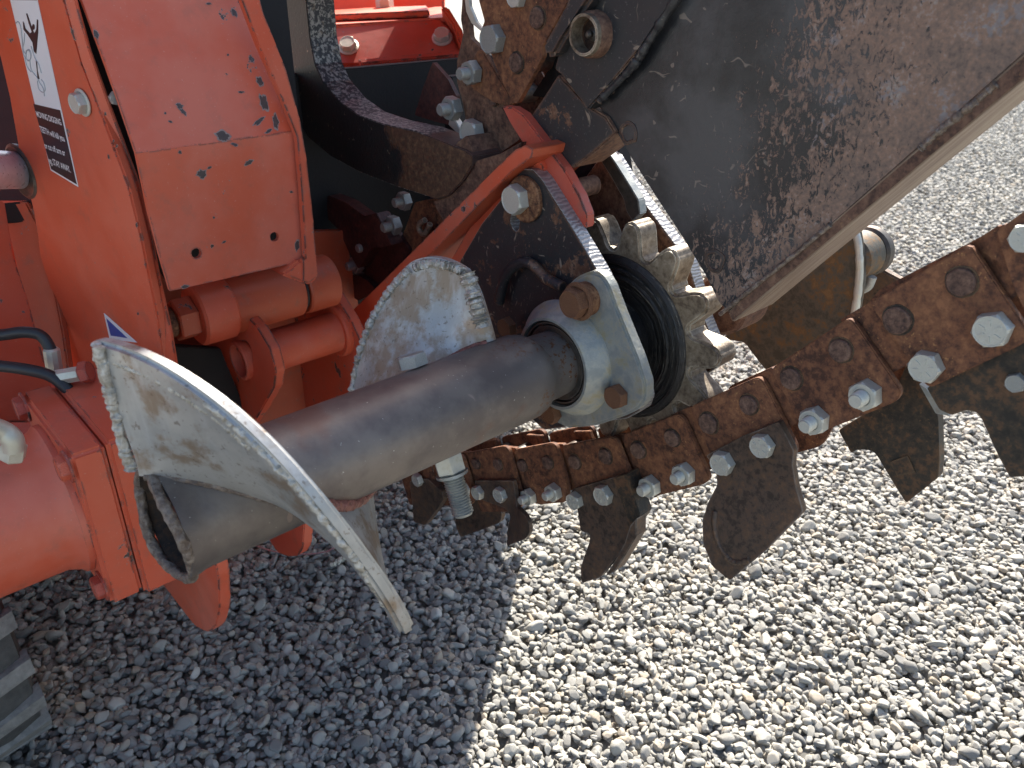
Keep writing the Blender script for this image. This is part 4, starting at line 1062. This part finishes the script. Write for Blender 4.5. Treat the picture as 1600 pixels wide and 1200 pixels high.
tooth('cutting_tooth', [(712, 785), (740, 776), (770, 790), (784, 800), (783, 816), (732, 833), (720, 812)], aa(740) - .03, .007, 'tooth', bend=((730, 790), (740, 832), .015), label='brown tooth beneath the second link')
tooth('cutting_tooth', [(640, 752), (668, 748), (690, 768), (693, 780), (680, 800), (664, 821), (646, 815), (645, 790)], aa(660) + .006, .010, 'tooth', bolts=((656, 748, 11, 'bolt', 'zinc'), (728, 763, 12, 'bolt', 'zinc')), label='smallest tooth under the auger tube', r=3)
# dark teeth of the far row
f1_ = tooth('cutting_tooth', [(1310, 672), (1395, 620), (1420, 560), (1462, 640), (1466, 652), (1468, 720), (1466, 746), (1416, 786), (1402, 764), (1368, 708), (1358, 703), (1340, 702), (1330, 708)], -.128, .010, 'tooth_black', label='dark tooth on the far side, beside the broad cup')
plate('stamp', [(1390, 722), (1418, 712), (1430, 738), (1402, 744)], PA(-.1265), .001, 'tooth_black', f1_, bev=0)
tooth('cutting_tooth', [(1448, 606), (1612, 520), (1680, 540), (1680, 760), (1600, 744), (1578, 746), (1560, 712), (1532, 650), (1524, 643), (1508, 641), (1487, 649), (1468, 640)], -.080, .010, 'tooth_black', label='wide dark tooth cut by the right edge', bolts=((1590, 596, 16, 'hex', 'zinc_dull'),))
tooth('cutting_tooth', [(1436, 600), (1446, 606), (1484, 650), (1462, 646)], -.1, .006, 'zinc_dull', r=1)

# --- rising run of the chain in front of the orange bracket
ua = -.062
u1 = side_bar([(742, -60), (905, -60), (888, 0), (862, 46), (847, 74), (848, 88), (826, 130), (808, 162), (800, 160), (786, 130), (772, 98), (760, 62), (752, 46), (757, 33), (748, 0)], ua, [(841, 28, 16), (808, 98, 15)], 3, 'chain')
bolt_px(776, 61, 23, PA(ua), u1, 'hex', 'zinc_dull', off=.0005)
bolt_px(812, -6, 18, PA(ua), u1, 'hex', 'zinc', off=.0005)
u2 = side_bar([(724, -60), (722, 6), (720, 30), (724, 52), (714, 96), (714, 127), (724, 165), (728, 188), (727, 214), (738, 256), (780, 240), (812, 218), (806, 200), (783, 168), (803, 163), (780, 120), (752, 76), (735, 60)], ua - .010, [(772, 152, 13)], 4, 'rustplate')
plate('side_plate', [(746, 78), (754, 80), (803, 160), (796, 166), (770, 160), (740, 140), (718, 120), (735, 100)], PA(ua - .004), .006, 'chain', ch)
bolt_px(746, 208, 23, PA(ua - .006), u2, 'hex', 'zinc', off=.002)
bolt_px(744, 113, 19, PA(ua - .004), u2, 'nut', 'zinc_dull', off=.002)
bolt_px(716, 168, 19, PA(ua - .006), u2, 'nut', 'zinc_dull', off=.004)
tooth('cutting_tooth', [(676, 97), (700, 124), (713, 150), (712, 168), (700, 195), (680, 190), (648, 180), (660, 140)], -.10, .006, 'tooth_red', label='leaf shaped tooth with bright tip behind the black bar', r=2)
plate('tooth_flange', [(703, 178), (712, 190), (722, 208), (716, 210), (700, 195)], PA(-.09), .01, 'zinc', ch, bev=.001)
plate('cutting_tooth', [(722, -40), (731, -40), (734, 10), (744, 34), (754, 46), (750, 48), (736, 36), (728, 18)], PA(ua - .004), .004, 'zinc', ch, bev=.0005)
# links seen in the dark hollow, lower left of the run
u3 = side_bar([(648, 316), (700, 306), (720, 320), (700, 380), (650, 400), (620, 420), (612, 400), (632, 360)], -.075, [], 3, 'chain', far_row=False)
u4 = side_bar([(560, 350), (576, 330), (612, 348), (640, 390), (620, 440), (585, 460), (560, 410)], -.07, [], 3, 'tooth_red', far_row=False)
wt = tooth('cutting_tooth', [(512, 305), (540, 316), (570, 338), (590, 334), (612, 382), (604, 384), (580, 388), (572, 400), (560, 420), (548, 400), (530, 360), (510, 340)], -.05, .02, 'tooth_red', label='wine red tooth in the dark hollow', r=3)
plate('tooth_flange', [(568, 338), (588, 333), (612, 383), (592, 388)], PA(-.045), .02, 'tooth_red', wt, bev=.001)
for x, y, r_, p_ in ((636, 313, 15, u3), (620, 351, 16, u3), (578, 384, 14, u4), (562, 412, 14, u4)):
    bolt_px(x, y, r_, PA(-.066), p_, 'nut', 'zinc_dull')
tube('link_cable', [PA(-.06).at(x, y) for x, y in ((664, 344), (656, 350), (656, 360), (664, 366), (672, 350))], .004, 'sprocket', u3, 8, 5)
tooth('cutting_tooth', [(540, 430), (560, 430), (575, 440), (590, 455), (560, 470), (545, 460)], -.06, .02, 'tooth_red', label='lowest dark tooth in the hollow', r=3)

# ================================================================== LITTER ON THE GROUND
ROOT = None
gp = Plane(Vector((0, 0, .016)), ZX)
w = tube('wire', [gp.at(x, y) for x, y in ((398, 852), (430, 862), (470, 866), (505, 863), (522, 856), (532, 850))], .0012, 'wire', None, 6)
w['label'] = 'thin pink wire lying on the gravel behind the auger'; w['category'] = 'wire'
bm = bmesh.new()
for k in range(26):
    p = gp.at(519 + k * 1.3 + random.uniform(-2, 2), 885 - k * .65 + random.uniform(-3, 3)) + Vector((0, 0, random.uniform(0, .006)))
    s = bmesh.ops.create_icosphere(bm, subdivisions=1, radius=random.uniform(.002, .0045))
    for v in s['verts']: v.co = v.co * random.uniform(.8, 1.2) + p
rg = finish(bm, 'frayed_rag', 'debris', None, True); rg['label'] = 'small pale frayed scrap on the gravel below the auger'; rg['category'] = 'scrap'
